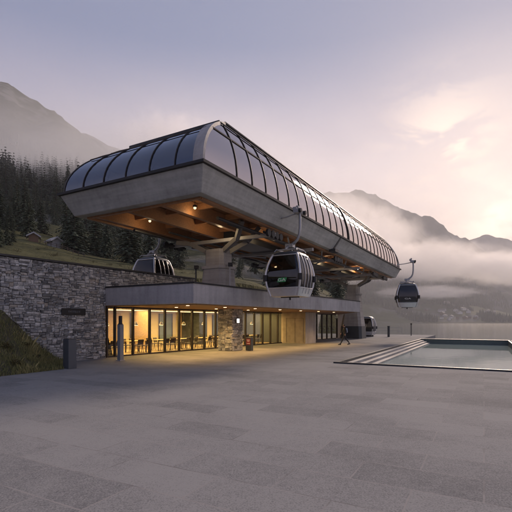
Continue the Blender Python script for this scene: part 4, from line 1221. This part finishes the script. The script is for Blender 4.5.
wide = mth(nt, 'POWER', mth(nt, 'MAXIMUM', d3.outputs['Value'], 0.0), 4.0); mid = mth(nt, 'POWER', dp, 26.0); tight = mth(nt, 'POWER', dp, 420.0)
# right-to-left tint
warm = mixc(nt, mth(nt, 'MULTIPLY', wide, .2), base, (.60,.45,.45))
warm = mixc(nt, mth(nt, 'MULTIPLY', mid, .22), warm, (.70,.55,.52))
# clouds
mp = nd(nt, 'ShaderNodeMapping'); mp.inputs['Scale'].default_value = (1, 1, 2.6); mp.inputs['Location'].default_value = (.3, 2.2, .4); lk(nt, tc.outputs['Generated'], mp.inputs[0])
n1 = noise_n(nt, mp.outputs[0], 2.6, 7, .58, .5); n2 = noise_n(nt, mp.outputs[0], 7.0, 7, .6, .4)
cl = ramp(nt, mth(nt, 'ADD', mth(nt, 'MULTIPLY', n1, .7), mth(nt, 'MULTIPLY', n2, .3)), [(.42, 0), (.62, 1)])
low = nd(nt, 'ShaderNodeMapRange'); low.inputs[1].default_value = .52; low.inputs[2].default_value = .15; lk(nt, sep.outputs[2], low.inputs[0])
side = nd(nt, 'ShaderNodeMapRange'); side.inputs[1].default_value = .3; side.inputs[2].default_value = .95; lk(nt, dp, side.inputs[0])
cf = mth(nt, 'MULTIPLY', cl, mth(nt, 'MULTIPLY', low.outputs[0], mth(nt, 'MULTIPLY_ADD', side.outputs[0], .75, .25)))
ccol = mixc(nt, mid, (.33,.285,.345), (.56,.43,.42))
sky = mixc(nt, mth(nt, 'MULTIPLY', cf, .85), warm, ccol)
# sunlit cloud edges and the bright gap above the ridge
GC = V((440-256)/F, 1, (HY-140)/F).normalized()
d2 = nd(nt, 'ShaderNodeVectorMath', operation='DOT_PRODUCT'); lk(nt, tc.outputs['Generated'], d2.inputs[0]); d2.inputs[1].default_value = GC
g2 = mth(nt, 'POWER', mth(nt, 'MAXIMUM', d2.outputs['Value'], 0), 260.0)
edge = ramp(nt, n2, [(.47, 0), (.56, 1)])
sky = mixc(nt, mth(nt, 'MULTIPLY', mth(nt, 'MULTIPLY', g2, edge), .75), sky, (.86,.68,.58))
gold = mth(nt, 'POWER', mth(nt, 'MAXIMUM', d3.outputs['Value'], 0.0), 70.0)
sky = mixc(nt, mth(nt, 'MULTIPLY', gold, .7), sky, (1.25,.85,.55))
tg = mth(nt, 'MULTIPLY', tight, mth(nt, 'MULTIPLY_ADD', edge, .45, .55))
sky = mixc(nt, mth(nt, 'MULTIPLY', tg, .9), sky, (1.15,.97,.84))
nis = nd(nt, 'ShaderNodeTexSky', sky_type='NISHITA'); nis.sun_disc = False; nis.sun_elevation = R(20); nis.sun_rotation = math.atan2(.56, 1)
nis.air_density = 1.2; nis.dust_density = 3
sky = mixc(nt, .006, sky, nis.outputs[0])
back = nd(nt, 'ShaderNodeMapRange'); back.inputs[1].default_value = -.75; back.inputs[2].default_value = .6; back.inputs[3].default_value = 0; back.inputs[4].default_value = 1; lk(nt, d3.outputs['Value'], back.inputs[0])
sky = mixc(nt, 1, sky, ramp(nt, back.outputs[0], [(0, (.55,.60,.72)), (1, (1,1,1))]), 'MULTIPLY')
lk(nt, sky, bg.inputs[0]); bg.inputs[1].default_value = 1.0
sl = bpy.data.lights.new('sun', 'SUN'); sl.energy = 3.2; sl.angle = R(12); sl.color = (1,.78,.62)
so = bpy.data.objects.new('sun', sl); COL.objects.link(so)
sd = V(.56, 1, .52).normalized(); so.rotation_euler = sd.to_track_quat('Z', 'Y').to_euler(); so.location = (30,40,60)

# ------------------------------------------------------------------ render settings
SC.render.engine = 'CYCLES'
SC.view_settings.view_transform = 'Standard'; SC.view_settings.look = 'None'; SC.view_settings.exposure = .54; SC.view_settings.gamma = 1
SC.view_settings.use_curve_mapping = False
cy = SC.cycles
cy.use_denoising = True
try: cy.denoiser = 'OPENIMAGEDENOISE'; cy.denoising_input_passes = 'RGB_ALBEDO_NORMAL'
except Exception: pass
cy.max_bounces = 12; cy.diffuse_bounces = 3; cy.glossy_bounces = 4; cy.transmission_bounces = 4; cy.transparent_max_bounces = 16
cy.volume_bounces = 8; cy.volume_step_rate = 2.0; cy.volume_max_steps = 96
cy.sample_clamp_indirect = 4; cy.caustics_reflective = False; cy.caustics_refractive = False
cy.use_adaptive_sampling = True; cy.adaptive_threshold = .02
